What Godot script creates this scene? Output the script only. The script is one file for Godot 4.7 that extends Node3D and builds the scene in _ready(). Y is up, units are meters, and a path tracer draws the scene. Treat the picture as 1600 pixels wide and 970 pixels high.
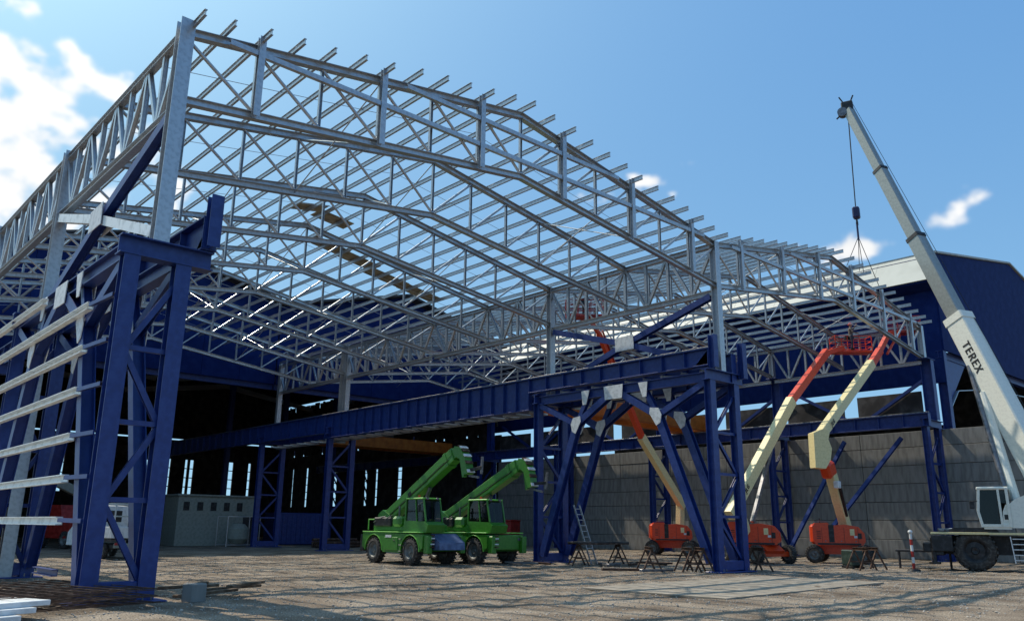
extends Node3D

# ---------------------------------------------------------------- constants of the site (metres)
const S := 11.04      # bay length along the hall
const W := 25.44      # width of the first new hall
const W2 := 23.88     # width of the second new hall
const H := 14.97      # height of the eaves
const HR := 17.1      # height of the ridge
const XC := 49.32     # W + W2
const BACK := -44.16  # front of the finished halls
const ORD := ["first", "second", "third", "fourth", "fifth", "sixth", "seventh", "eighth", "ninth", "tenth", "eleventh", "twelfth", "thirteenth", "fourteenth"]

var M := {}
var meshes := {}
var used := {}
var rng := RandomNumberGenerator.new()

# ---------------------------------------------------------------- naming helpers
func numbered(n: String) -> String:
	if not used.has(n):
		used[n] = 0
		return n
	used[n] += 1
	return "%s_%03d" % [n, used[n]]

func tag(o: Node, label: String, category: String, group := ""):
	o.set_meta("label", label)
	o.set_meta("category", category)
	if group != "": o.set_meta("group", group)

func thing(called: String, label: String, category: String, at := Vector3.ZERO, turn := 0.0, group := "") -> Node3D:
	var o := Node3D.new()
	o.name = numbered(called)
	add_child(o)
	o.position = at
	o.rotation.y = turn
	tag(o, label, category, group)
	return o

func copy_of(o: Node3D, called: String, label: String, at: Vector3, turn := 0.0) -> Node3D:
	var c: Node3D = o.duplicate()
	c.name = numbered(called)
	add_child(c)
	c.position = at
	c.rotation.y = turn
	c.set_meta("label", label)
	return c

func put(par: Node, called: String, mesh: Mesh, mat: Material, xf := Transform3D.IDENTITY) -> MeshInstance3D:
	var o := MeshInstance3D.new()
	o.mesh = mesh
	o.material_override = mat
	o.transform = xf
	if par == self:
		o.name = numbered(called)
		add_child(o)
	else:
		o.name = called
		par.add_child(o, true)
	return o

func structure(o: Node): o.set_meta("kind", "structure")

# ---------------------------------------------------------------- mesh helpers
func face(st: SurfaceTool, pts: Array, n: Vector3):
	st.set_normal(n)
	for i in range(1, pts.size() - 1):
		var a: Vector3 = pts[0]
		var b: Vector3 = pts[i]
		var c: Vector3 = pts[i + 1]
		if (b - a).cross(c - a).dot(n) > 0.0:
			var t := b
			b = c
			c = t
		for v in [a, b, c]:
			st.set_normal(n)
			st.add_vertex(v)

# polygon in x, y swept along +z from z0 to z1
func extrude(st: SurfaceTool, poly: PackedVector2Array, z0: float, z1: float, xf := Transform3D.IDENTITY):
	var idx := Geometry2D.triangulate_polygon(poly)
	var nz := xf.basis.z.normalized()
	for k in range(0, idx.size(), 3):
		var f0 := []
		var f1 := []
		for j in 3:
			var q := poly[idx[k + j]]
			f0.append(xf * Vector3(q.x, q.y, z0))
			f1.append(xf * Vector3(q.x, q.y, z1))
		face(st, f0, -nz)
		face(st, f1, nz)
	var cw := Geometry2D.is_polygon_clockwise(poly)
	for i in poly.size():
		var a := poly[i]
		var b := poly[(i + 1) % poly.size()]
		var e := b - a
		var n2 := Vector2(e.y, -e.x).normalized()
		# is_polygon_clockwise works in a y-down plane, so it is reversed in this y-up one
		if not poly_ccw(poly): n2 = -n2
		var n := (xf.basis * Vector3(n2.x, n2.y, 0)).normalized()
		face(st, [xf * Vector3(a.x, a.y, z0), xf * Vector3(b.x, b.y, z0), xf * Vector3(b.x, b.y, z1), xf * Vector3(a.x, a.y, z1)], n)

func poly_ccw(p: PackedVector2Array) -> bool:
	var s := 0.0
	for i in p.size():
		var a := p[i]
		var b := p[(i + 1) % p.size()]
		s += a.x * b.y - b.x * a.y
	return s > 0.0

func new_st() -> SurfaceTool:
	var st := SurfaceTool.new()
	st.begin(Mesh.PRIMITIVE_TRIANGLES)
	return st

func profile(kind: String, w: float, h: float) -> PackedVector2Array:
	var a := w / 2
	var b := h / 2
	match kind:
		"i":
			var t := maxf(0.012, h * 0.07)
			var k := maxf(0.008, w * 0.06)
			return PackedVector2Array([Vector2(-a, -b), Vector2(a, -b), Vector2(a, -b + t), Vector2(k, -b + t), Vector2(k, b - t), Vector2(a, b - t), Vector2(a, b), Vector2(-a, b), Vector2(-a, b - t), Vector2(-k, b - t), Vector2(-k, -b + t), Vector2(-a, -b + t)])
		"c":
			var t2 := maxf(0.012, w * 0.12)
			return PackedVector2Array([Vector2(-a, -b), Vector2(a, -b), Vector2(a, -b + t2), Vector2(-a + t2, -b + t2), Vector2(-a + t2, b - t2), Vector2(a, b - t2), Vector2(a, b), Vector2(-a, b)])
		"o":
			var p := PackedVector2Array()
			for i in 10: p.append(Vector2(cos(TAU * i / 10) * a, sin(TAU * i / 10) * b))
			return p
	var c := minf(a, b) * 0.12
	return PackedVector2Array([Vector2(-a + c, -b), Vector2(a - c, -b), Vector2(a, -b + c), Vector2(a, b - c), Vector2(a - c, b), Vector2(-a + c, b), Vector2(-a, b - c), Vector2(-a, -b + c)])

func unit_bar(kind: String, w: float, h: float) -> Mesh:
	var key := "%s_%.3f_%.3f" % [kind, w, h]
	if not meshes.has(key):
		var st := new_st()
		extrude(st, profile(kind, w, h), 0, 1)
		meshes[key] = st.commit()
	return meshes[key]

func along(a: Vector3, b: Vector3, up := Vector3.UP) -> Transform3D:
	var z := b - a
	var zn := z.normalized()
	if absf(zn.dot(up)) > 0.98: up = Vector3.RIGHT if absf(zn.x) < 0.9 else Vector3.UP
	var x := up.cross(zn).normalized()
	var y := zn.cross(x)
	return Transform3D(Basis(x, y, z), a)

func bar(par: Node, called: String, a: Vector3, b: Vector3, kind: String, w: float, h: float, mat: Material, up := Vector3.UP) -> MeshInstance3D:
	return put(par, called, unit_bar(kind, w, h), mat, along(a, b, up))

# box with chamfered edges
func cbox_mesh(sz: Vector3, c: float) -> Mesh:
	var key := "cb%.3f_%.3f_%.3f_%.3f" % [sz.x, sz.y, sz.z, c]
	if meshes.has(key): return meshes[key]
	var st := new_st()
	var h := sz / 2
	var pt := func(sx, sy, sz_, ax):
		var v := Vector3(sx * (h.x - c), sy * (h.y - c), sz_ * (h.z - c))
		if ax == 0: v.x = sx * h.x
		if ax == 1: v.y = sy * h.y
		if ax == 2: v.z = sz_ * h.z
		return v
	for s in [-1, 1]:
		face(st, [pt.call(s, -1, -1, 0), pt.call(s, 1, -1, 0), pt.call(s, 1, 1, 0), pt.call(s, -1, 1, 0)], Vector3(s, 0, 0))
		face(st, [pt.call(-1, s, -1, 1), pt.call(1, s, -1, 1), pt.call(1, s, 1, 1), pt.call(-1, s, 1, 1)], Vector3(0, s, 0))
		face(st, [pt.call(-1, -1, s, 2), pt.call(1, -1, s, 2), pt.call(1, 1, s, 2), pt.call(-1, 1, s, 2)], Vector3(0, 0, s))
	for s in [-1, 1]:
		for t in [-1, 1]:
			face(st, [pt.call(s, t, -1, 0), pt.call(s, t, -1, 1), pt.call(s, t, 1, 1), pt.call(s, t, 1, 0)], Vector3(s, t, 0).normalized())
			face(st, [pt.call(s, -1, t, 0), pt.call(s, -1, t, 2), pt.call(s, 1, t, 2), pt.call(s, 1, t, 0)], Vector3(s, 0, t).normalized())
			face(st, [pt.call(-1, s, t, 1), pt.call(-1, s, t, 2), pt.call(1, s, t, 2), pt.call(1, s, t, 1)], Vector3(0, s, t).normalized())
			for u in [-1, 1]:
				face(st, [pt.call(s, t, u, 0), pt.call(s, t, u, 1), pt.call(s, t, u, 2)], Vector3(s, t, u).normalized())
	meshes[key] = st.commit()
	return meshes[key]

func cbox(par: Node, called: String, at: Vector3, sz: Vector3, mat: Material, c := 0.02, rot := Vector3.ZERO) -> MeshInstance3D:
	return put(par, called, cbox_mesh(sz, minf(c, minf(sz.x, minf(sz.y, sz.z)) * 0.3)), mat, Transform3D(Basis.from_euler(rot), at))

# side profile given in (z, y), swept across x
func side(par: Node, called: String, pts: Array, x0: float, x1: float, mat: Material) -> MeshInstance3D:
	var st := new_st()
	var p := PackedVector2Array(pts)
	extrude(st, p, x0, x1, Transform3D(Basis(Vector3(0, 0, 1), Vector3(0, 1, 0), Vector3(1, 0, 0)), Vector3.ZERO))
	return put(par, called, st.commit(), mat)

# plate given by world points on a plane, with a thickness along n
func plate(par: Node, called: String, pts: Array, n: Vector3, th: float, mat: Material) -> MeshInstance3D:
	var st := new_st()
	var f0 := []
	var f1 := []
	var c := Vector3.ZERO
	for q in pts: c += q / pts.size()
	for q in pts:
		f0.append(q - n * th / 2)
		f1.append(q + n * th / 2)
	face(st, f0, -n)
	face(st, f1, n)
	for i in pts.size():
		var j := (i + 1) % pts.size()
		var e: Vector3 = pts[j] - pts[i]
		var o := e.cross(n).normalized()
		if o.dot((pts[i] + pts[j]) / 2 - c) < 0: o = -o
		face(st, [f0[i], f0[j], f1[j], f1[i]], o)
	return put(par, called, st.commit(), mat)

# body of revolution about the x axis: list of (x, r), round and smooth
func lathe_x(prof: Array, seg: int) -> Mesh:
	var st := new_st()
	for k in prof.size() - 1:
		var p0: Vector2 = prof[k]
		var p1: Vector2 = prof[k + 1]
		var t := (p1 - p0)
		var n2 := Vector2(-t.y, t.x).normalized()
		for i in seg:
			var a0 := TAU * i / seg
			var a1 := TAU * (i + 1) / seg
			var q := []
			for s in [[p0, a0], [p0, a1], [p1, a1], [p1, a0]]:
				q.append([Vector3(s[0].x, cos(s[1]) * s[0].y, sin(s[1]) * s[0].y), Vector3(n2.x, cos(s[1]) * n2.y, sin(s[1]) * n2.y)])
			var order := [0, 1, 2, 0, 2, 3]
			if (q[1][0] - q[0][0]).cross(q[2][0] - q[0][0]).dot(q[0][1]) > 0: order = [0, 2, 1, 0, 3, 2]
			if p0.y < 1e-5:
				if (q[2][0] - q[0][0]).cross(q[3][0] - q[0][0]).dot(q[2][1]) > 0: order = [0, 3, 2]
				else: order = [0, 2, 3]
			for j in order:
				st.set_normal(q[j][1])
				st.add_vertex(q[j][0])
	return st.commit()

func tyre_mesh(r: float, w: float) -> Mesh:
	var key := "tyre%.2f_%.2f" % [r, w]
	if meshes.has(key): return meshes[key]
	var st := new_st()
	st.append_from(lathe_x([Vector2(-w / 2 + 0.03, r * 0.55), Vector2(-w / 2, r * 0.68), Vector2(-w / 2 + 0.02, r * 0.84), Vector2(-w / 2 + 0.07, r * 0.93), Vector2(0, r * 0.945), Vector2(w / 2 - 0.07, r * 0.93), Vector2(w / 2 - 0.02, r * 0.84), Vector2(w / 2, r * 0.68), Vector2(w / 2 - 0.03, r * 0.55)], 36), 0, Transform3D.IDENTITY)
	# tread lugs, two staggered rows
	var n := 22
	for i in n:
		for sd in [-1, 1]:
			var a: float = TAU * (i + (0.5 if sd > 0 else 0.0)) / n
			var m := cbox_mesh(Vector3(w * 0.46, r * 0.09, r * 0.12), 0.012)
			var bs := Basis(Vector3.RIGHT, a) * Basis(Vector3.UP, 0.35 * sd)
			st.append_from(m, 0, Transform3D(bs, Vector3(sd * w * 0.25, cos(a) * r * 0.955, sin(a) * r * 0.955)))
	meshes[key] = st.commit()
	return meshes[key]

func rim_mesh(r: float, w: float) -> Mesh:
	var key := "rim%.2f_%.2f" % [r, w]
	if meshes.has(key): return meshes[key]
	meshes[key] = lathe_x([Vector2(-w / 2 + 0.1, 0.0), Vector2(-w / 2 + 0.06, r * 0.16), Vector2(-w / 2 + 0.11, r * 0.2), Vector2(-w / 2 + 0.13, r * 0.42), Vector2(-w / 2 + 0.04, r * 0.52), Vector2(-w / 2 + 0.02, r * 0.575), Vector2(w / 2 - 0.02, r * 0.575), Vector2(w / 2 - 0.04, r * 0.52), Vector2(w / 2 - 0.13, r * 0.42), Vector2(w / 2 - 0.1, 0.0)], 28)
	return meshes[key]

func wheel(par: Node, at: Vector3, r: float, w: float, rim: Material, turn := 0.0):
	var o := put(par, "wheel", tyre_mesh(r, w), M.rubber, Transform3D(Basis(Vector3.UP, turn), at))
	put(o, "rim", rim_mesh(r, w), rim)

func cyl(par: Node, called: String, a: Vector3, b: Vector3, r: float, mat: Material) -> MeshInstance3D:
	return bar(par, called, a, b, "o", r * 2, r * 2, mat)

# ---------------------------------------------------------------- materials
func noise_tex(seed_: int, freq: float, c0: Color, c1: Color, c2: Color, size := 512, kind := FastNoiseLite.TYPE_SIMPLEX, oct := 5) -> NoiseTexture2D:
	var n := FastNoiseLite.new()
	n.seed = seed_
	n.noise_type = kind
	n.frequency = freq
	n.fractal_octaves = oct
	var g := Gradient.new()
	g.offsets = PackedFloat32Array([0.2, 0.5, 0.8])
	g.colors = PackedColorArray([c0, c1, c2])
	var t := NoiseTexture2D.new()
	t.width = size
	t.height = size
	t.seamless = true
	t.noise = n
	t.color_ramp = g
	return t

func mat(base: Color, rough: float, metal := 0.0, vary := 0.12, scale := 0.35, seed_ := 1) -> StandardMaterial3D:
	var m := StandardMaterial3D.new()
	m.albedo_color = Color.WHITE
	m.albedo_texture = noise_tex(seed_, 0.012, base.darkened(vary), base, base.lightened(vary * 0.6), 256)
	m.uv1_triplanar = true
	m.uv1_world_triplanar = true
	m.uv1_scale = Vector3.ONE * scale
	m.roughness = rough
	m.metallic = metal
	return m

func plain(base: Color, rough: float, metal := 0.0) -> StandardMaterial3D:
	var m := StandardMaterial3D.new()
	m.albedo_color = base
	m.roughness = rough
	m.metallic = metal
	return m

func make_materials():
	M.galv = mat(Color(0.70, 0.715, 0.73), 0.34, 0.7, 0.07, 1.4, 3)
	M.blue = mat(Color(0.085, 0.19, 0.45), 0.42, 0.0, 0.07, 0.9, 5)
	M.navy = mat(Color(0.085, 0.155, 0.36), 0.6, 0.0, 0.05, 0.3, 6)
	M.navy.metallic_specular = 0.15
	M.white = mat(Color(0.84, 0.85, 0.85), 0.55, 0.0, 0.10, 0.9, 7)
	M.girt = mat(Color(0.91, 0.92, 0.91), 0.45, 0.1, 0.10, 0.5, 8)
	M.roofgrey = mat(Color(0.66, 0.67, 0.64), 0.55, 0.0, 0.06, 0.15, 9)
	M.concrete = mat(Color(0.50, 0.495, 0.475), 0.9, 0.0, 0.10, 0.5, 10)
	M.concrete2 = mat(Color(0.475, 0.475, 0.46), 0.9, 0.0, 0.11, 0.6, 11)
	M.concrete.uv1_scale = Vector3(0.7, 0.16, 0.7)
	M.concrete2.uv1_scale = Vector3(0.9, 0.14, 0.9)
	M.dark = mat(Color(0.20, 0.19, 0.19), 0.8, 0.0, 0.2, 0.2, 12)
	M.rust = mat(Color(0.30, 0.20, 0.14), 0.85, 0.0, 0.3, 0.8, 13)
	M.timber = mat(Color(0.36, 0.28, 0.2), 0.85, 0.0, 0.3, 0.9, 14)
	M.sheet = mat(Color(0.56, 0.51, 0.43), 0.8, 0.0, 0.2, 0.4, 15)
	M.yellow = mat(Color(0.62, 0.36, 0.08), 0.5, 0.0, 0.12, 0.3, 16)
	M.green = mat(Color(0.21, 0.48, 0.11), 0.33, 0.0, 0.07, 1.6, 17)
	M.green.clearcoat_enabled = true
	M.green.clearcoat = 0.4
	M.orange = mat(Color(0.84, 0.26, 0.10), 0.36, 0.0, 0.07, 1.6, 18)
	M.cream = mat(Color(0.88, 0.82, 0.61), 0.42, 0.0, 0.06, 1.6, 19)
	M.cranewhite = mat(Color(0.88, 0.88, 0.83), 0.38, 0.0, 0.05, 1.5, 20)
	M.boomgrey = mat(Color(0.60, 0.60, 0.57), 0.30, 0.45, 0.06, 1.5, 21)
	M.red = mat(Color(0.62, 0.12, 0.09), 0.5, 0.0, 0.2, 0.6, 22)
	M.rubber = mat(Color(0.22, 0.205, 0.19), 0.85, 0.0, 0.25, 1.6, 23)
	M.black = mat(Color(0.09, 0.09, 0.10), 0.55, 0.0, 0.2, 0.9, 24)
	M.steel = mat(Color(0.45, 0.45, 0.46), 0.4, 0.6, 0.15, 0.9, 25)
	M.rimgrey = mat(Color(0.42, 0.43, 0.42), 0.5, 0.2, 0.2, 1.2, 26)
	M.booth = mat(Color(0.55, 0.56, 0.52), 0.7, 0.0, 0.07, 0.9, 27)
	M.skin = plain(Color(0.66, 0.47, 0.37), 0.6)
	M.bluegrey = mat(Color(0.33, 0.40, 0.55), 0.4, 0.2, 0.15, 0.7, 28)
	var g := StandardMaterial3D.new()
	g.albedo_color = Color(0.05, 0.075, 0.075, 0.72)
	g.transparency = BaseMaterial3D.TRANSPARENCY_ALPHA
	g.roughness = 0.04
	g.metallic_specular = 0.4
	M.glass = g
	M.rope = plain(Color(0.16, 0.16, 0.17), 0.6, 0.3)
	M.orangevest = plain(Color(0.95, 0.42, 0.12), 0.8)
	M.helmet = plain(Color(0.88, 0.25, 0.14), 0.35)
	M.whitehat = plain(Color(0.9, 0.9, 0.88), 0.35)

# ---------------------------------------------------------------- sky
func make_sky() -> Sky:
	var w := 2048
	var h := 1024
	var img := Image.create(w, h, false, Image.FORMAT_RGBF)
	var n1 := FastNoiseLite.new()
	n1.seed = 11
	n1.noise_type = FastNoiseLite.TYPE_SIMPLEX_SMOOTH
	n1.frequency = 14.0
	n1.fractal_octaves = 6
	n1.fractal_gain = 0.55
	var n2 := FastNoiseLite.new()
	n2.seed = 5
	n2.frequency = 2.2
	n2.fractal_octaves = 3
	var sun := Vector3(-0.17, 1.0, -0.72).normalized()
	# cumulus clouds seen in the photograph: azimuth, elevation, half width, half height (degrees), weight
	var clouds := [[9.6, 26.0, 3.4, 2.6, 1.5], [6.0, 23.0, 8.0, 4.4, 1.6], [12.6, 26.2, 2.2, 1.3, 0.9], [8.0, 19.5, 7.0, 3.6, 1.4], [15.0, 21.0, 3.6, 2.0, 0.6], [-4.0, 22.0, 6.0, 5.0, 1.3],
		[54.6, 24.1, 1.5, 0.8, 1.0], [53.0, 23.5, 1.9, 0.6, 0.75], [50.8, 22.6, 2.4, 0.6, 0.55], [65.9, 17.8, 2.2, 1.4, 1.5], [63.6, 17.2, 2.2, 0.9, 1.0], [70.2, 20.3, 1.3, 0.5, 0.22], [70.8, 19.0, 1.3, 0.45, 0.2], [72.5, 19.8, 0.9, 0.3, 0.15], [8.5, 29.6, 1.6, 0.5, 0.35]]
	img.fill(Color(0.30, 0.29, 0.27))
	for y in range(0, h / 2 + 4):
		var el := (0.5 - (y + 0.5) / h) * PI
		var eld := rad_to_deg(el)
		var se := maxf(sin(el), 0.0)
		var ce := cos(el)
		var grad := pow(1.0 - se, 2.6)
		var near := []
		for c in clouds:
			if absf(eld - c[1]) < c[3] * 2.2: near.append(c)
		var base := Vector3(0.085, 0.275, 0.65).lerp(Vector3(0.36, 0.66, 0.90), grad)
		for x in w:
			var az := wrapf((x + 0.5) / w * TAU, -PI, PI)
			var d := Vector3(sin(az) * ce, sin(el), -cos(az) * ce)
			var ca := d.dot(sun)
			var ang := acos(clampf(ca, -1.0, 1.0))
			var halo := minf(1.2, 2.7 * exp(-ang / 0.27))
			var col := base + Vector3(0.88, 1.12, 0.85) * halo
			# clouds
			var cover := 0.0
			var azd := rad_to_deg(az)
			if azd > -12.0 and azd < 80.0:
				cover = -2.0
				for c in near:
					var dx: float = (azd - c[0]) * ce / c[2]
					var dy: float = (eld - c[1]) / c[3]
					if dy < 0: dy *= 1.35
					var q := dx * dx + dy * dy
					cover = maxf(cover, c[4] * (1.15 - q))
			else:
				# scattered cumulus over the rest of the sky
				if eld > 3.0: cover = n2.get_noise_3d(d.x * 1.0, d.y * 2.2, d.z) * 2.0 - 0.75 - se * 0.4
			if cover > -0.9:
				var k := n1.get_noise_3d(d.x, d.y * 1.6, d.z)
				var k2 := clampf((cover * 0.8 - 0.1 + k * 2.6) * 0.95, 0.0, 1.0)
				k2 = k2 * k2 * (3.0 - 2.0 * k2)
				if k2 > 0.0:
					var bright := 0.97 + 0.16 * k + 0.3 * halo
					col = col.lerp(Vector3(bright, bright * 0.995, bright * 0.985), k2 * 0.96)
			img.set_pixel(x, y, Color(col.x, col.y, col.z))
	var pm := PanoramaSkyMaterial.new()
	pm.panorama = ImageTexture.create_from_image(img)
	var sky := Sky.new()
	sky.sky_material = pm
	return sky

# ---------------------------------------------------------------- steelwork of the new halls
func chord_y(u: float, w: float, lo: float, hi: float) -> float:
	return lerpf(hi, lo, absf(u - w / 2) / (w / 2))

func roof_truss(w: float, n: int, label: String, at: Vector3, group: String) -> Node3D:
	var t := thing("roof_truss", label, "roof truss", at, 0, group)
	var dx := w / n
	var lo := -2.05
	var bh := -0.4
	for s in [0, 1]:
		var x0 := 0.0 if s == 0 else w
		bar(t, "top_chord", Vector3(x0, 0, 0), Vector3(w / 2, HR - H, 0), "i", 0.24, 0.24, M.galv)
		bar(t, "bottom_chord", Vector3(x0, lo, 0), Vector3(w / 2, bh, 0), "i", 0.22, 0.22, M.galv)
	for i in range(1, n):
		var x := dx * i
		bar(t, "vertical", Vector3(x, chord_y(x, w, lo, bh) + 0.1, 0), Vector3(x, chord_y(x, w, 0, HR - H) - 0.1, 0), "c", 0.10, 0.10, M.galv)
	for i in n:
		var x0 := dx * i
		var x1 := dx * (i + 1)
		if i >= n / 2:
			var q := x0
			x0 = x1
			x1 = q
		bar(t, "diagonal", Vector3(x0, chord_y(x0, w, 0, HR - H) - 0.12, 0), Vector3(x1, chord_y(x1, w, lo, bh) + 0.12, 0), "o", 0.105, 0.105, M.galv, Vector3.BACK)
	return t

func eave_truss(label: String, at: Vector3, group: String) -> Node3D:
	var t := thing("eave_truss", label, "girder truss", at, 0, group)
	bar(t, "top_chord", Vector3(0, -0.02, -0.14), Vector3(0, -0.02, -S + 0.14), "i", 0.22, 0.22, M.galv)
	bar(t, "bottom_chord", Vector3(0, -2.37, -0.14), Vector3(0, -2.37, -S + 0.14), "i", 0.24, 0.24, M.galv)
	var n := 8
	var d := S / n
	for i in range(1, n):
		bar(t, "vertical", Vector3(0, -2.26, -d * i), Vector3(0, -0.12, -d * i), "i", 0.14, 0.14, M.galv)
	for i in n:
		var up := i % 2 == 0
		bar(t, "diagonal", Vector3(0, -0.14 if up else -2.24, -d * i - 0.1), Vector3(0, -2.24 if up else -0.14, -d * (i + 1) + 0.1), "i", 0.13, 0.13, M.galv, Vector3.RIGHT)
	return t

func crane_tower(label: String, at: Vector3, half: float, hgt: float, ground: bool, group: String) -> Node3D:
	var t := thing("crane_tower", label, "steel column", at, 0, group)
	for s in [-1, 1]:
		bar(t, "leg", Vector3(s * half, 0, 0), Vector3(s * half, hgt - 0.5, 0), "i", 0.40, 0.36, M.blue, Vector3.BACK)
	cbox(t, "base_beam", Vector3(0, 0.28, 0), Vector3(half * 2 - 0.38, 0.4, 0.3), M.blue)
	cbox(t, "base_plate", Vector3(0, 0.02, 0), Vector3(half * 2 + 0.9, 0.06, 0.8), M.blue)
	bar(t, "cap_beam", Vector3(-half - 0.32, hgt - 0.25, 0), Vector3(half + 0.75, hgt - 0.25, 0), "i", 0.42, 0.5, M.blue)
	var n := 4
	var y0 := 0.5
	var d := (hgt - 1.0 - y0) / n
	for i in n:
		var ya := y0 + d * i
		var yb := ya + d
		var l := -half + 0.14
		var r := half - 0.14
		if i % 2 == 1:
			var q := l
			l = r
			r = q
		bar(t, "diagonal", Vector3(r, ya, 0), Vector3(l, yb - 0.1, 0), "c", 0.14, 0.12, M.blue, Vector3.BACK)
		if i > 0: bar(t, "strut", Vector3(-half + 0.1, ya, 0.02), Vector3(half - 0.1, ya, 0.02), "c", 0.12, 0.12, M.blue)
	for s in [-1, 1]:
		for sz in [-1, 1]:
			for k in 2: cyl(t, "anchor_bolt", Vector3(s * (half + 0.1 * (2 * k - 1)), 0.04, sz * 0.3), Vector3(s * (half + 0.1 * (2 * k - 1)), 0.16, sz * 0.3), 0.02, M.steel)
	return t

func gusset(par: Node, x: float, pts: Array):
	for sd in [-1, 1]:
		var q := []
		for v in pts: q.append(Vector3(x + sd * 0.2, v.y, v.x))
		plate(par, "gusset_plate", q, Vector3.RIGHT, 0.024, M.white)

# K-shaped portal bracing between the towers at z = 0 and z = -S, in the planes of both tower legs; points are (z, y)
func portal(label: String, x: float, half: float) -> Node3D:
	var t := thing("portal_brace", label, "bracing", Vector3(x, 0, 0), 0, "portal bracing between crane towers")
	for s in [-1, 1]:
		var px: float = s * half
		var mid := Vector3(px, 8.5, -S / 2)
		bar(t, "top_beam", Vector3(px, 8.45, -0.2), Vector3(px, 8.45, -S + 0.2), "i", 0.34, 0.46, M.blue)
		for e in [0, 1]:
			var ze := 0.0 if e == 0 else -S
			var sg := -1.0 if e == 0 else 1.0
			var node := Vector3(px, 6.95, ze + sg * 2.9)
			bar(t, "long_diagonal", Vector3(px, 0.35, ze + sg * 0.35), node, "i", 0.36, 0.34, M.blue, Vector3.RIGHT)
			bar(t, "upper_diagonal", node, mid + Vector3(0, -0.2, -sg * 0.3), "i", 0.34, 0.32, M.blue, Vector3.RIGHT)
			bar(t, "knee_brace", Vector3(px, 8.2, ze + sg * 0.2), node, "i", 0.28, 0.28, M.blue, Vector3.RIGHT)
			bar(t, "hanger", node, Vector3(px, 8.25, node.z + sg * 0.75), "i", 0.24, 0.22, M.blue, Vector3.RIGHT)
			var ga := []
			for v in [Vector2(-0.30, 0.02), Vector2(-0.14, 0.34), Vector2(0.36, 0.40), Vector2(0.40, 0.12), Vector2(0.02, -0.48), Vector2(-0.22, -0.36)]: ga.append(Vector2(node.z + v.x * sg, node.y + v.y))
			gusset(t, px, ga)
			var hz := node.z + sg * 0.75
			gusset(t, px, [Vector2(hz - 0.28, 8.62), Vector2(hz + 0.28, 8.62), Vector2(hz + 0.12 - sg * 0.08, 7.9), Vector2(hz - 0.12 - sg * 0.08, 7.9)])
		gusset(t, px, [Vector2(mid.z - 0.62, 8.68), Vector2(mid.z + 0.62, 8.68), Vector2(mid.z + 0.55, 8.0), Vector2(mid.z - 0.55, 8.0)])
	return t

# plate girder that carries the travelling crane: from z0 to z1, flange to flange ya..yb
func runway(label: String, x: float, z0: float, z1: float, ya: float, yb: float, step: float) -> Node3D:
	var t := thing("runway_girder", label, "crane girder", Vector3(x, ya, z0), 0, "crane runway girders")
	var L := z0 - z1
	var h := yb - ya
	cbox(t, "web", Vector3(0, h / 2, -L / 2), Vector3(0.03, h - 0.1, L), M.blue, 0.002)
	cbox(t, "top_flange", Vector3(0, h - 0.02, -L / 2), Vector3(0.42, 0.045, L + 0.02), M.blue, 0.005)
	cbox(t, "bottom_flange", Vector3(0, 0.02, -L / 2), Vector3(0.42, 0.045, L + 0.02), M.blue, 0.005)
	cbox(t, "rail", Vector3(0, h + 0.05, -L / 2), Vector3(0.08, 0.1, L), M.steel, 0.01)
	var n := int(L / step)
	for i in n + 1:
		for sx in [-1, 1]:
			cbox(t, "stiffener", Vector3(sx * 0.105, h / 2, -L * i / n * 0.998 - 0.01), Vector3(0.18, h - 0.1, 0.025), M.blue, 0.002)
	return t

func runway_walk(label: String, x0: float, x1: float, z0: float, z1: float, y: float):
	var t := thing("surge_lattice", label, "lattice", Vector3(0, y, 0), 0, "lattices beside the crane girders")
	bar(t, "edge_angle", Vector3(x1, 0, z0), Vector3(x1, 0, z1), "c", 0.1, 0.1, M.galv)
	var n := int((z0 - z1) / 1.1)
	for i in n:
		var za := lerpf(z0, z1, float(i) / n)
		var zb := lerpf(z0, z1, float(i + 1) / n)
		bar(t, "strut", Vector3(x0, 0.0, za), Vector3(x1, 0.0, za), "c", 0.09, 0.09, M.galv)
		if i % 2 == 0: bar(t, "diagonal", Vector3(x0, -0.02, za), Vector3(x1, -0.02, zb), "c", 0.08, 0.08, M.galv)
		else: bar(t, "diagonal", Vector3(x1, -0.02, za), Vector3(x0, -0.02, zb), "c", 0.08, 0.08, M.galv)

func cross_brace(label: String, x: float, light: bool):
	var t := thing("cross_brace", label, "bracing", Vector3(x, 0, 0), 0, "cross bracing above the crane girders")
	var c := Vector3(0, 10.95, -S / 2)
	for q in [Vector3(0, 12.45, -0.3), Vector3(0, 12.45, -S + 0.3), Vector3(0, 9.2, -0.4), Vector3(0, 9.2, -S + 0.4)]:
		bar(t, "arm", q, c, "i", 0.30, 0.28, M.girt if light and ((q.z > -1 and q.y < 10) or (q.z < -1 and q.y > 10)) else M.blue, Vector3.RIGHT)
	gusset(t, 0, [Vector2(c.z - 0.62, c.y + 0.36), Vector2(c.z + 0.58, c.y + 0.40), Vector2(c.z + 0.62, c.y - 0.34), Vector2(c.z - 0.6, c.y - 0.36)])

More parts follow.
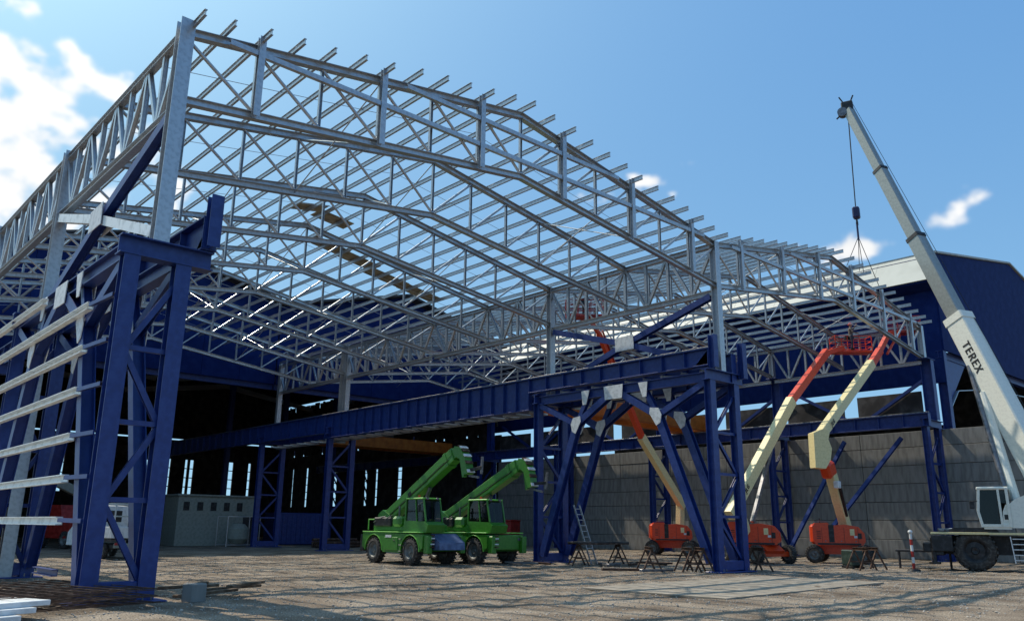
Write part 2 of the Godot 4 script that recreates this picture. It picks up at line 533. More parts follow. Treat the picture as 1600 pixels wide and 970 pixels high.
func steelwork():
	var gt := "roof trusses of the new halls"
	var place := ["at the open front end", "next behind the front one", "on the second row of columns", "between second and third columns", "above the middle of the long crane girder", "fifth behind the front one", "over the twin columns", "nearest to the finished blue gable"]
	var t1 := roof_truss(W, 12, "galvanised gable truss of the big hall " + place[0], Vector3(0, H, 0), gt)
	var t2 := roof_truss(W2, 12, "galvanised gable truss of the right-hand hall " + place[0], Vector3(W, H, 0), gt)
	for i in range(1, 8):
		copy_of(t1, "roof_truss", "galvanised gable truss of the big hall " + place[i], Vector3(0, H, -S / 2 * i))
		copy_of(t2, "roof_truss", "galvanised gable truss of the right-hand hall " + place[i], Vector3(W, H, -S / 2 * i))
	# posts and rails of the open gables
	for k in 2:
		var w := W if k == 0 else W2
		var x0 := 0.0 if k == 0 else W
		var t := thing("gable_frame", ["row of light posts and rails on the front truss of the big hall", "row of light posts and rails on the front truss of the right-hand hall"][k], "framing", Vector3(x0, H, 0.24), 0, "gable framing of the new halls")
		for i in [1, 3, 5, 7, 9, 11]:
			var x: float = w / 12 * i
			var yt := chord_y(x, w, 0, HR - H) + 0.32
			var yb := chord_y(x, w, -2.05, -0.4) - 0.1
			bar(t, "post", Vector3(x, yb, 0), Vector3(x, yt, 0), "i", 0.2, 0.16, M.galv, Vector3.BACK)
		for yr in [0.13, 1.15]:
			var u: float = w / 2 * (yr / (HR - H))
			bar(t, "rail", Vector3(u + 0.4, yr - 0.02, -0.02), Vector3(w - u - 0.4, yr - 0.02, -0.02), "c", 0.14, 0.16, M.galv)
	# purlins
	for hall in 2:
		var w := W if hall == 0 else W2
		var x0 := 0.0 if hall == 0 else W
		var nm: String = ["big hall", "right-hand hall"][hall]
		var n := 24 if hall == 0 else 22
		for i in n + 1:
			if hall == 1 and i == 0: continue
			var x := w / n * i
			if i == 0: x = 0.16
			if i == n: x = w - 0.16
			var y := chord_y(x, w, 0, HR - H) + 0.225
			var lab := ""
			if i == n / 2: lab = "galvanised ridge purlin of the %s" % nm
			elif i < n / 2: lab = "galvanised purlin, %s from the left eave of the %s" % [ORD[i], nm]
			else: lab = "galvanised purlin, %s from the right eave of the %s" % [ORD[n - i], nm]
			var zf := 0.78 + rng.randf() * 0.16
			var p := bar(self, "purlin", Vector3(x0 + x, H + y, zf), Vector3(x0 + x, H + y, BACK + 0.4), "i", 0.085, 0.19, M.galv)
			tag(p, lab, "purlin", "roof purlins of the " + nm)
	# thin tie rods between the purlins and sway rods between trusses
	for hall in 2:
		var w := W if hall == 0 else W2
		var x0 := 0.0 if hall == 0 else W
		var nm: String = ["big hall", "right-hand hall"][hall]
		for k in 8:
			var z := -S / 2 * (k + 0.5)
			var t := thing("tie_rods", "thin tie rods between purlins, %s roof bay of the %s" % [ORD[k], nm], "tie rods", Vector3(x0, H, z), 0, "tie rods in the roof")
			for s in [0, 1]:
				bar(t, "rod", Vector3(0.2 if s == 0 else w - 0.2, 0.28, 0), Vector3(w / 2, HR - H + 0.26, 0), "o", 0.022, 0.022, M.galv)
		for q in [3, 6, 9]:
			for k in 8:
				if (k + q) % 2 == 0: continue
				var x: float = w / 12 * q
				var za := -S / 2 * k
				var zb := -S / 2 * (k + 1)
				if k == 7: zb = BACK + 0.5
				var t := thing("sway_rods", "thin crossed rods between trusses %s the %s, %s bay" % [{3: "on the left slope of", 6: "under the ridge of", 9: "on the right slope of"}[q], nm, ORD[k]], "bracing", Vector3(x0 + x, H, 0), 0, "sway rods between trusses")
				var yt := chord_y(x, w, 0, HR - H) - 0.1
				var yb := chord_y(x, w, -2.05, -0.4)
				bar(t, "rod", Vector3(0, yt, za), Vector3(0, yb, zb), "o", 0.045, 0.045, M.galv)
				bar(t, "rod", Vector3(0.07, yb, za), Vector3(0.07, yt, zb), "o", 0.045, 0.045, M.galv)
	# eave trusses along the three column lines
	var e0: Node3D = null
	for k in 3:
		var x: float = [0.0, W, XC][k]
		var nm: String = ["left eave of the big hall", "valley between the two halls", "right eave of the right-hand hall"][k]
		for b in 4:
			var lab: String = "galvanised lattice girder along the %s, %s bay from the front" % [nm, ORD[b]]
			if e0 == null: e0 = eave_truss(lab, Vector3(x, H, 0), "eave girders of the new halls")
			else: copy_of(e0, "eave_truss", lab, Vector3(x, H, -S * b))
	# blue crane towers
	var gl := "blue crane towers"
	var la := crane_tower("big blue lattice tower nearest the viewer at the left", Vector3(0, 0, 0), 0.64, 8.8, true, gl)
	for b in range(1, 5):
		copy_of(la, "crane_tower", "blue lattice tower in the left row, %s behind the nearest one" % ORD[b - 1], Vector3(0, 0, -S * b))
	var lb := crane_tower("blue lattice tower beneath the front end of the middle crane girder", Vector3(W, 0, 0), 0.95, 8.8, true, gl)
	copy_of(lb, "crane_tower", "blue lattice tower beside the ladder in the middle row", Vector3(W, 0, -S))
	copy_of(lb, "crane_tower", "blue lattice tower under the twin grey posts in the middle row", Vector3(W, 0, -S * 3))
	copy_of(lb, "crane_tower", "dark blue lattice tower in the shade at the back of the middle row", Vector3(W, 0, -S * 4))
	for b in 5:
		copy_of(lb, "crane_tower", "blue lattice tower against the concrete wall, %s from the front" % ORD[b], Vector3(XC, 0, -S * b))
	# grey posts
	var gp := "grey steel posts"
	for b in 5:
		var y0 := 8.8 if b == 0 else 0.0
		var p := bar(self, "steel_post", Vector3(0, y0, -S * b), Vector3(0, H + (0.35 if b == 0 else 0.2), -S * b), "i", 0.40, 0.36, M.galv, Vector3.BACK)
		tag(p, "tall grey steel post on top of the nearest blue tower" if b == 0 else "grey steel post rising from the ground in the left wall, %s behind the nearest tower" % ORD[b - 1], "post", gp)
	for q in [[W, 0.0, "grey steel post at the front of the valley between the halls"], [W, -S, "grey steel post on the middle crane girder above the ladder tower"], [W, -S * 3 + 0.32, "nearer one of the twin grey posts on the middle crane girder"], [W, -S * 3 - 0.32, "farther one of the twin grey posts on the middle crane girder"], [W, -S * 4 + 0.5, "grey steel post at the back of the valley in the shade"]]:
		var p := bar(self, "steel_post", Vector3(q[0], 8.8, q[1]), Vector3(q[0], H + 0.15, q[1]), "i", 0.36, 0.34, M.galv, Vector3.BACK)
		tag(p, q[2], "post", gp)
	for b in 5:
		var t := thing("upper_column", "blue column with short grey top above the concrete wall, %s from the front" % ORD[b], "column", Vector3(XC, 8.8, -S * b), 0, "columns above the concrete wall")
		bar(t, "lower_shaft", Vector3(0.5, 0, 0), Vector3(0.5, 4.0, 0), "i", 0.5, 0.7, M.blue, Vector3.BACK)
		cbox(t, "cap_plate", Vector3(0.3, 4.03, 0), Vector3(1.3, 0.06, 0.8), M.blue)
		bar(t, "upper_shaft", Vector3(0, 4.06, 0), Vector3(0, H - 8.8 + 0.1, 0), "i", 0.34, 0.34, M.galv, Vector3.BACK)
	# runway girders
	runway("blue crane girder of the left row, running back from the nearest tower", 1.2, 0.25, -S * 4, 8.82, 9.75, 1.6)
	runway("shallow blue crane girder over the K-bracing at the middle row", W - 0.95, 0.1, -S - 0.6, 8.95, 9.75, 1.2)
	runway("deep blue crane girder spanning two bays above the green machines", W - 0.95, -S - 0.62, -S * 3 - 0.6, 8.0, 9.75, 1.05)
	runway("blue crane girder in the shade at the back of the middle row", W - 0.95, -S * 3 - 0.62, -S * 7, 8.4, 9.75, 1.4)
	runway("deep blue crane girder on the far side of the middle row", W + 0.95, 0.1, -S * 4, 8.3, 9.75, 1.3)
	runway("blue crane girder along the top of the concrete wall", XC - 0.9, 0.3, -S * 7, 8.3, 9.15, 1.6)
	runway_walk("grey lattice walkway under the middle crane girder", W - 0.7, W + 0.7, -S - 1.0, -S * 4, 8.0)
	runway_walk("grey lattice at the bottom of the K-braced bay", W - 0.7, W + 0.7, -0.6, -S - 0.8, 8.86)
	# raised end brackets of the girders
	for q in [[1.2, 0.42, 8.85, 10.3, "blue upright bracket on the inner end of the nearest tower cap"], [W - 0.95, 0.28, 8.85, 10.35, "blue upright bracket at the front end of the middle crane girder"], [W + 1.4, 0.28, 8.6, 10.3, "blue upright bracket on the outer end of the middle tower cap"]]:
		var t := thing("end_bracket", q[4], "bracket", Vector3(q[0], q[2], q[1]), 0, "girder end brackets")
		bar(t, "post", Vector3.ZERO, Vector3(0, q[3] - q[2], 0), "i", 0.34, 0.3, M.blue, Vector3.BACK)
		plate(t, "knee_plate", [Vector3(0, 0, -0.17), Vector3(0, 0.95, -0.17), Vector3(0, 0, -1.2)], Vector3.RIGHT, 0.03, M.blue)
	portal("blue K-braced portal in the left wall with white gusset plates", 0, 0.64)
	portal("blue K-braced portal of the middle row with white gusset plates", W, 0.95)
	cross_brace("crossed blue and white braces above the left portal", 0, true)
	cross_brace("crossed blue braces with white centre plate above the middle portal", W, false)
	# white wall rails on the left
	var gy := [7.3, 6.15, 5.05, 3.88, 2.85, 1.83]
	for i in gy.size():
		var p := bar(self, "wall_rail", Vector3(-0.92, gy[i], -1.85), Vector3(-0.92, gy[i], -S * 3), "c", 0.16, 0.2, M.girt, Vector3.UP)
		tag(p, "long white wall rail at the left, %s from the top of the open-ended ones" % ORD[i], "rail", "white wall rails")
		for b in [1, 2, 3]:
			cbox(p, "clip", Vector3(0.0, -0.12, 0), Vector3(0.14, 0.05, 0.14), M.girt)
			p.get_child(p.get_child_count() - 1).transform = p.transform.affine_inverse() * Transform3D(Basis(), Vector3(-0.75, gy[i] - 0.12, -S * b))
		var st := bar(self, "rail_bracket", Vector3(-0.92, gy[i] + 0.02, -1.83), Vector3(-0.84, gy[i] + 0.0, -0.2), "c", 0.1, 0.1, M.blue)
		tag(st, "dark blue stub linking the %s white wall rail to the nearest tower" % ORD[i], "bracket", "rail brackets")
	var p8 := bar(self, "wall_rail", Vector3(-0.92, 8.4, -6.9), Vector3(-0.92, 8.4, -S * 3), "c", 0.16, 0.2, M.girt)
	tag(p8, "topmost white wall rail at the left, ending beside the grey post", "rail", "white wall rails")
	var p9 := bar(self, "wall_rail", Vector3(-0.92, 0.62, -1.6), Vector3(-0.92, 0.62, -3.4), "c", 0.14, 0.16, M.blue)
	tag(p9, "short blue rail near the ground at the nearest tower", "rail")
	# first roof sheets lying on the purlins
	var sheets := [[10.6, 12.6, -14.1, -15.2], [12.5, 14.5, -14.8, -15.9], [14.1, 16.3, -18.0, -19.2], [16.2, 18.5, -18.2, -19.4], [18.4, 21.0, -18.8, -20.0], [20.9, 23.7, -18.9, -20.1]]
	for i in sheets.size():
		var q: Array = sheets[i]
		var ya := H + chord_y(q[0], W, 0, HR - H) + 0.40 + 0.012 * (i % 2)
		var yb := H + chord_y(q[1], W, 0, HR - H) + 0.40 + 0.012 * (i % 2)
		var n := Vector3(ya - yb, q[1] - q[0], 0).normalized()
		var o := plate(self, "roof_sheet", [Vector3(q[0], ya, q[2]), Vector3(q[1], yb, q[2]), Vector3(q[1], yb, q[3]), Vector3(q[0], ya, q[3])], n, 0.03, M.sheet)
		tag(o, "brown-grey roof sheet on the purlins, %s of the six from the ridge" % ORD[i], "roof sheet", "first roof sheets")

# ---------------------------------------------------------------- finished halls and walls
func cladding(par: Node, called: String, pts: Array, n: Vector3, m: Material):
	return plate(par, called, pts, n, 0.12, m)

func finished_halls():
	var gz := BACK
	# two gables behind the new steelwork
	for k in 2:
		var x0: float = [-0.6, 25.2][k]
		var x1: float = [25.1, 50.9][k]
		var xm := (x0 + x1) / 2
		var t := thing("finished_hall", ["finished blue hall behind the left half of the steelwork", "finished blue hall behind the right half of the steelwork"][k], "building", Vector3(0, 0, gz), 0, "finished halls at the back")
		var n := 8
		for i in n:
			var xa := lerpf(x0, x1, float(i) / n) + 0.012
			var xb := lerpf(x0, x1, float(i + 1) / n) - 0.012
			var ha := lerpf(23.6, 20.3, absf(xa - xm) / (x1 - xm))
			var hb := lerpf(23.6, 20.3, absf(xb - xm) / (x1 - xm))
			cladding(t, "gable_panel", [Vector3(xa, 13.4, 0), Vector3(xb, 13.4, 0), Vector3(xb, hb, 0), Vector3(xa, ha, 0)], Vector3.BACK, M.navy)
		for s in [0, 1]:
			var xe := x0 if s == 0 else x1
			var nn := Vector3((23.6 - 20.3) * (-1 if s == 0 else 1), (x1 - x0) / 2, 0).normalized()
			plate(t, "roof", [Vector3(xe, 20.42, 1.2), Vector3(xm, 23.72, 1.2), Vector3(xm, 23.72, -52), Vector3(xe, 20.42, -52)], nn, 0.2, M.dark)
		bar(t, "gable_beam", Vector3(x0, 13.2, -0.3), Vector3(x1, 13.2, -0.3), "i", 0.4, 0.5, M.blue)
		for j in 4:
			var z := -7.0 - 11.0 * j
			bar(t, "roof_beam", Vector3(x0, 17.5, z), Vector3(xm, 19.4, z), "i", 0.3, 0.6, M.galv)
			bar(t, "roof_beam", Vector3(xm, 19.4, z), Vector3(x1, 17.5, z), "i", 0.3, 0.6, M.galv)
	# left side wall of the finished hall
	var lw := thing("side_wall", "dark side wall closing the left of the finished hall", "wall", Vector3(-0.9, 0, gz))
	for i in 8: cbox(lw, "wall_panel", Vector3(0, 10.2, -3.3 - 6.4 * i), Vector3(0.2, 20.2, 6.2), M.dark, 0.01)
	# back wall with upright slits
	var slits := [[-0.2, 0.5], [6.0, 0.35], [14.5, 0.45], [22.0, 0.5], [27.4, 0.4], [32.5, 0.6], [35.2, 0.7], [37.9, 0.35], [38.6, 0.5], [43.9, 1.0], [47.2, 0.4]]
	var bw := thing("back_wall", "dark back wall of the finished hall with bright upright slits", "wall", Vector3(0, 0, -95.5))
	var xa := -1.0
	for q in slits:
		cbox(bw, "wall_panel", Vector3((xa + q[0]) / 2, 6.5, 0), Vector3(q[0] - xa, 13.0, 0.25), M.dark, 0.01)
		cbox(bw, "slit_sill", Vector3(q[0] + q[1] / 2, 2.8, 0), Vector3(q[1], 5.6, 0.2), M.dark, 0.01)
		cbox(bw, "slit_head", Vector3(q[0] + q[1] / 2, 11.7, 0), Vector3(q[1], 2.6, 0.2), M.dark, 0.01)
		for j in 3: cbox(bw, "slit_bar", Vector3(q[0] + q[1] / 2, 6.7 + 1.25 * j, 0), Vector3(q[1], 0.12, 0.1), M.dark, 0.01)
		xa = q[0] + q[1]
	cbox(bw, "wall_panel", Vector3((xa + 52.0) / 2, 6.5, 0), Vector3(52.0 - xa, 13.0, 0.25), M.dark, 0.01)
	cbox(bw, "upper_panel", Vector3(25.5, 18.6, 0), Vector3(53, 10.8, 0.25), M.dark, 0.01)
	# concrete side wall along the right-hand hall
	var cw := thing("concrete_wall", "long grey precast concrete wall behind the boom lifts", "wall", Vector3(51.0, 0, 0))
	var rows := [0.0, 1.25, 2.5, 3.7, 4.9, 6.1, 7.3, 8.35]
	var z := 12.0
	var bay := 0
	while z > -43.0:
		var zn := z - 5.52
		if bay == 0: zn = 7.0
		if bay == 1: zn = 3.6
		if bay == 2: zn = 0.0
		for r in 7:
			if bay <= 1 and r == 6: continue
			var hh: float = rows[r + 1] - rows[r] - 0.03
			var o := cbox(cw, "panel", Vector3(rng.randf_range(-0.015, 0.015), rows[r] + hh / 2, (z + zn) / 2), Vector3(0.22, hh, z - zn - 0.035), M.concrete if (r + bay) % 3 else M.concrete2, 0.015)
		z = zn
		bay += 1
	cbox(cw, "backing", Vector3(0.14, 4.0, -16.2), Vector3(0.04, 8.2, 55.4), M.dark, 0.005)
	# shaded continuation with slits, seen through the finished hall
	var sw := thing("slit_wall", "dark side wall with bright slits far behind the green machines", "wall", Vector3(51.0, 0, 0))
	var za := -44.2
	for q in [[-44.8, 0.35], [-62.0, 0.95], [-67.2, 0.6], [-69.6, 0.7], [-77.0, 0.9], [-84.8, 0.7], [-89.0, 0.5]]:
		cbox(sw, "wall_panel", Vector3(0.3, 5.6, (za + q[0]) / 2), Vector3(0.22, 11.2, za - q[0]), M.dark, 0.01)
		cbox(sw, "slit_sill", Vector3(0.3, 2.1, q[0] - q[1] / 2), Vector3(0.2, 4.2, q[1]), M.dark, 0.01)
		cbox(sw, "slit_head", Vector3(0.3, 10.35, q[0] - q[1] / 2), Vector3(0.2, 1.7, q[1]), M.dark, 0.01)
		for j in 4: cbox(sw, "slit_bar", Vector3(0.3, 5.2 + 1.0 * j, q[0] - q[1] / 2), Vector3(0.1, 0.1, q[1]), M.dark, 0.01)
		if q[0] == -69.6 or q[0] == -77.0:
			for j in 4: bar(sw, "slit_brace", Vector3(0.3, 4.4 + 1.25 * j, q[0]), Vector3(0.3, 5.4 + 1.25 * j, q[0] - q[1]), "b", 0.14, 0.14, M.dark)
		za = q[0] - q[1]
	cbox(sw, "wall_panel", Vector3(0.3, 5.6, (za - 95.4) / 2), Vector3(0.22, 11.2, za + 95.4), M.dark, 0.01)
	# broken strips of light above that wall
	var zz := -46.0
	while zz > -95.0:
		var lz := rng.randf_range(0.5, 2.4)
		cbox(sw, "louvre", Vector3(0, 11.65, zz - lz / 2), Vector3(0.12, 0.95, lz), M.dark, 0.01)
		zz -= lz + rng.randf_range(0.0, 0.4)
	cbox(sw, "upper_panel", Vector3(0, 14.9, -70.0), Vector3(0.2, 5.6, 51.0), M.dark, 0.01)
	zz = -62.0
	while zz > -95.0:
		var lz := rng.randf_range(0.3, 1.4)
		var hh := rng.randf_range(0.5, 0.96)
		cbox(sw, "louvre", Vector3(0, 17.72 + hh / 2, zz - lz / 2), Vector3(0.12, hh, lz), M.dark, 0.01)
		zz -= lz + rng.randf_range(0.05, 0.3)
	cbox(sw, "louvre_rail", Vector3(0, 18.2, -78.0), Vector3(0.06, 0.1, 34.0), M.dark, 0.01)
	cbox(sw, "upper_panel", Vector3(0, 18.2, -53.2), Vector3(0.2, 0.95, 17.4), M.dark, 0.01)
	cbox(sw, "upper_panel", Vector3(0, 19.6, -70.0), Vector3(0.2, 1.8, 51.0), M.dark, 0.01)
	# third hall on the right with its own gable facing the viewer
	var h3 := thing("blue_gable_hall", "tall finished hall with blue gable at the right behind the mobile crane", "building", Vector3(0, 0, 0))
	var gx := [53.1, 57.4, 61.7, 66.0, 70.4, 74.8, 79.2, 83.6, 88.0]
	for i in 8:
		var ya := lerpf(24.15, 21.1, absf(gx[i] - 70.4) / 17.4)
		var yb := lerpf(24.15, 21.1, absf(gx[i + 1] - 70.4) / 17.4)
		cladding(h3, "gable_panel", [Vector3(gx[i] + 0.006, 14.0, 0), Vector3(gx[i + 1] - 0.006, 14.0, 0), Vector3(gx[i + 1] - 0.006, yb, 0), Vector3(gx[i] + 0.006, ya, 0)], Vector3.BACK, M.navy)
	for i in 18:
		var z0 := -0.06 - 5.3 * i
		if i >= 12:
			cladding(h3, "side_panel", [Vector3(53.1, 11.75, z0), Vector3(53.1, 11.75, z0 - 5.27), Vector3(53.1, 17.7, z0 - 5.27), Vector3(53.1, 17.7, z0)], Vector3.RIGHT, M.navy)
			continue
		cladding(h3, "side_panel", [Vector3(53.1, 11.75, z0), Vector3(53.1, 11.75, z0 - 5.27), Vector3(53.1, 20.9, z0 - 5.27), Vector3(53.1, 20.9, z0)], Vector3.RIGHT, M.navy)
	for i in 16:
		var z0 := 0.1 - 4.0 * i
		plate(h3, "eave_sheet", [Vector3(51.5, 18.8, z0), Vector3(53.35, 21.2, z0), Vector3(53.35, 21.2, z0 - 3.985), Vector3(51.5, 18.8, z0 - 3.985)], Vector3(-2.4, 1.85, 0).normalized(), 0.06, M.roofgrey)
	plate(h3, "eave_end", [Vector3(51.5, 18.75, 0.14), Vector3(53.3, 21.1, 0.14), Vector3(53.3, 18.2, 0.14)], Vector3.BACK, 0.06, M.navy)
	plate(h3, "soffit", [Vector3(51.55, 18.7, 0.1), Vector3(53.0, 18.4, 0.1), Vector3(53.0, 18.4, -62), Vector3(51.55, 18.7, -62)], Vector3(0.2, 1, 0).normalized(), 0.05, M.navy)
	plate(h3, "roof", [Vector3(53.3, 21.25, 0.2), Vector3(70.4, 24.28, 0.2), Vector3(70.4, 24.28, -95), Vector3(53.3, 21.25, -95)], Vector3(-3.0, 17.1, 0).normalized(), 0.15, M.roofgrey)
	plate(h3, "roof", [Vector3(88.2, 21.2, 0.2), Vector3(70.4, 24.28, 0.2), Vector3(70.4, 24.28, -95), Vector3(88.2, 21.2, -95)], Vector3(3.0, 17.8, 0).normalized(), 0.15, M.roofgrey)
	cbox(h3, "far_wall", Vector3(88.2, 6.5, -30.0), Vector3(0.2, 13.0, 60), M.dark, 0.01)
	cbox(h3, "far_wall", Vector3(88.2, 16.9, -6.5), Vector3(0.2, 7.8, 13), M.dark, 0.01)
	cbox(h3, "end_wall", Vector3(70.6, 1.5, -95), Vector3(35.0, 3.0, 0.2), M.dark, 0.01)
	bar(h3, "gable_beam", Vector3(53.0, 13.75, -0.35), Vector3(88.0, 13.75, -0.35), "i", 0.4, 0.5, M.blue)
	bar(h3, "corner_column", Vector3(53.3, 0, -0.3), Vector3(53.3, 14.0, -0.3), "i", 0.5, 0.6, M.blue, Vector3.BACK)
	plate(h3, "haunch_plate", [Vector3(53.6, 13.5, -0.25), Vector3(57.5, 13.5, -0.25), Vector3(56.0, 12.2, -0.25), Vector3(53.6, 10.2, -0.25)], Vector3.BACK, 0.05, M.blue)
	for q in [[53.6, 10.1, 55.2, 11.4], [55.2, 11.4, 62.0, 12.3], [62.0, 12.3, 70.0, 12.6]]:
		bar(h3, "haunch_flange", Vector3(q[0], q[1], -0.25), Vector3(q[2], q[3], -0.25), "b", 0.4, 0.06, M.galv)
	cbox(h3, "loading_panel", Vector3(55.2, 4.0, -0.8), Vector3(3.6, 8.0, 0.2), M.dark, 0.01)
	# panels between the crane girder and the blue cladding
	var gp := thing("gap_panels", "dark panels with bright gaps above the concrete wall girder", "panels", Vector3(51.4, 0, 0))
	for i in 8:
		var z0 := -1.2 - 5.52 * i
		cbox(gp, "panel", Vector3(0, 10.15, z0 - 2.2), Vector3(0.1, 1.8, 4.5), M.dark, 0.01)
		bar(gp, "brace", Vector3(-0.2, 9.2, z0 + (0.8 if i % 2 else -4.0)), Vector3(-0.2, 12.0, z0 + (-4.0 if i % 2 else 0.8)), "i", 0.2, 0.22, M.blue, Vector3.RIGHT)

# ---------------------------------------------------------------- ground
func make_ground():
	var m := StandardMaterial3D.new()
	m.albedo_texture = noise_tex(40, 0.006, Color(0.42, 0.36, 0.29), Color(0.56, 0.50, 0.425), Color(0.66, 0.61, 0.54), 1024, FastNoiseLite.TYPE_SIMPLEX_SMOOTH, 7)
	m.uv1_triplanar = true
	m.uv1_world_triplanar = true
	m.uv1_scale = Vector3.ONE * 0.055
	m.roughness = 0.95
	m.detail_enabled = true
	m.detail_blend_mode = BaseMaterial3D.BLEND_MODE_MUL
	m.detail_uv_layer = BaseMaterial3D.DETAIL_UV_2
	m.detail_albedo = noise_tex(41, 0.05, Color(0.50, 0.46, 0.43), Color(0.88, 0.87, 0.86), Color(1, 1, 1), 1024, FastNoiseLite.TYPE_SIMPLEX, 5)
	m.uv2_triplanar = true
	m.uv2_world_triplanar = true
	m.uv2_scale = Vector3.ONE * 0.31
	# the near yard as an uneven sheet, the rest flat to the horizon
	var n := FastNoiseLite.new()
	n.seed = 77
	n.frequency = 0.22
	n.fractal_octaves = 4
	var st := new_st()
	var x0 := -16.0
	var z0 := -46.0
	var nx := 330
	var nz := 310
	var dx := 76.0 / nx
	var dz := 72.0 / nz
	# tyre ruts: a point and the direction of travel
	var ruts := [[10.0, -4.0, 0.94, -0.34], [14.0, 1.0, 0.98, 0.17], [30.0, 3.0, 0.86, -0.5], [6.0, -10.0, 0.99, 0.1], [28.0, 6.0, 0.97, 0.26], [17.0, -2.0, 0.77, -0.64]]
	var hgt := func(x: float, z: float) -> float:
		var e := minf(minf(x - x0, x0 + 76.0 - x), minf(z - z0, z0 + 72.0 - z))
		var rut := 0.0
		for q in ruts:
			var a: float = (x - q[0]) * q[3] - (z - q[1]) * q[2] + sin((x + z) * 0.21 + q[0]) * 0.5
			for o in [-0.85, 0.85]:
				var v: float = absf(a - o) / 0.34
				if v < 1.6: rut += -0.055 * (1.0 - v) if v < 1.0 else 0.05 * (v - 1.0) * (1.6 - v) * 8.0
		return (rut * clampf(e / 2.0, 0.0, 1.0) * 0.5) + (n.get_noise_2d(x, z) * 0.05 + n.get_noise_2d(x * 6.0, z * 6.0) * 0.02 - 0.012) * clampf(e / 2.0, 0.0, 1.0) + 0.004
	for i in nx + 1:
		for j in nz + 1:
			var x := x0 + dx * i
			var z := z0 + dz * j
			st.set_smooth_group(0)
			st.add_vertex(Vector3(x, hgt.call(x, z), z))
	for i in nx:
		for j in nz:
			var a := i * (nz + 1) + j
			for k in [a, a + nz + 1, a + 1, a + 1, a + nz + 1, a + nz + 2]: st.add_index(k)
	st.generate_normals()
	var g := put(self, "ground", st.commit(), m)
	structure(g)
	var st2 := new_st()
	var far := 420.0
	for r in [[-far, x0, -far, far], [x0 + 76.0, far, -far, far], [x0, x0 + 76.0, -far, z0], [x0, x0 + 76.0, z0 + 72.0, far]]:
		face(st2, [Vector3(r[0], 0.004, r[2]), Vector3(r[1], 0.004, r[2]), Vector3(r[1], 0.004, r[3]), Vector3(r[0], 0.004, r[3])], Vector3.UP)
	structure(put(self, "ground", st2.commit(), m))
	# pale concrete pads
	var pads := [[[12.6, 3.0], [23.4, 2.6], [23.6, 7.4], [12.8, 8.0]]]
	for p in pads:
		var q := []
		for v in p: q.append(Vector3(v[0], 0.012, v[1]))
		structure(plate(self, "concrete_pad", q, Vector3.UP, 0.05, M.pad))
	# scattered gravel
	var stone := SphereMesh.new()
	stone.radius = 0.5
	stone.height = 0.7
	stone.radial_segments = 6
	stone.rings = 3
	var mm := MultiMesh.new()
	mm.transform_format = MultiMesh.TRANSFORM_3D
	mm.use_colors = true
	mm.mesh = stone
	mm.instance_count = 45000
	for i in 45000:
		var x := rng.randf_range(-8.0, 44.0)
		var z := rng.randf_range(-27.0, 14.0)
		var s := rng.randf_range(0.015, 0.05) * (1.8 if rng.randf() < 0.02 else 1.0)
		var b := Basis.from_euler(Vector3(rng.randf() * 3, rng.randf() * 6, rng.randf() * 3)).scaled(Vector3(s, s * 0.8, s * rng.randf_range(0.7, 1.5)))
		mm.set_instance_transform(i, Transform3D(b, Vector3(x, hgt.call(x, z) + s * 0.15, z)))
		var v := rng.randf_range(0.2, 0.5)
		mm.set_instance_color(i, Color(v, v * 0.9, v * 0.78))
	var gm := MultiMeshInstance3D.new()
	gm.multimesh = mm
	var sm := plain(Color.WHITE, 0.95)
	sm.vertex_color_use_as_albedo = true
	gm.material_override = sm
	gm.name = "gravel"
	gm.set_meta("kind", "stuff")
	gm.set_meta("label", "loose gravel and rubble scattered over the dirt yard")
	add_child(gm)

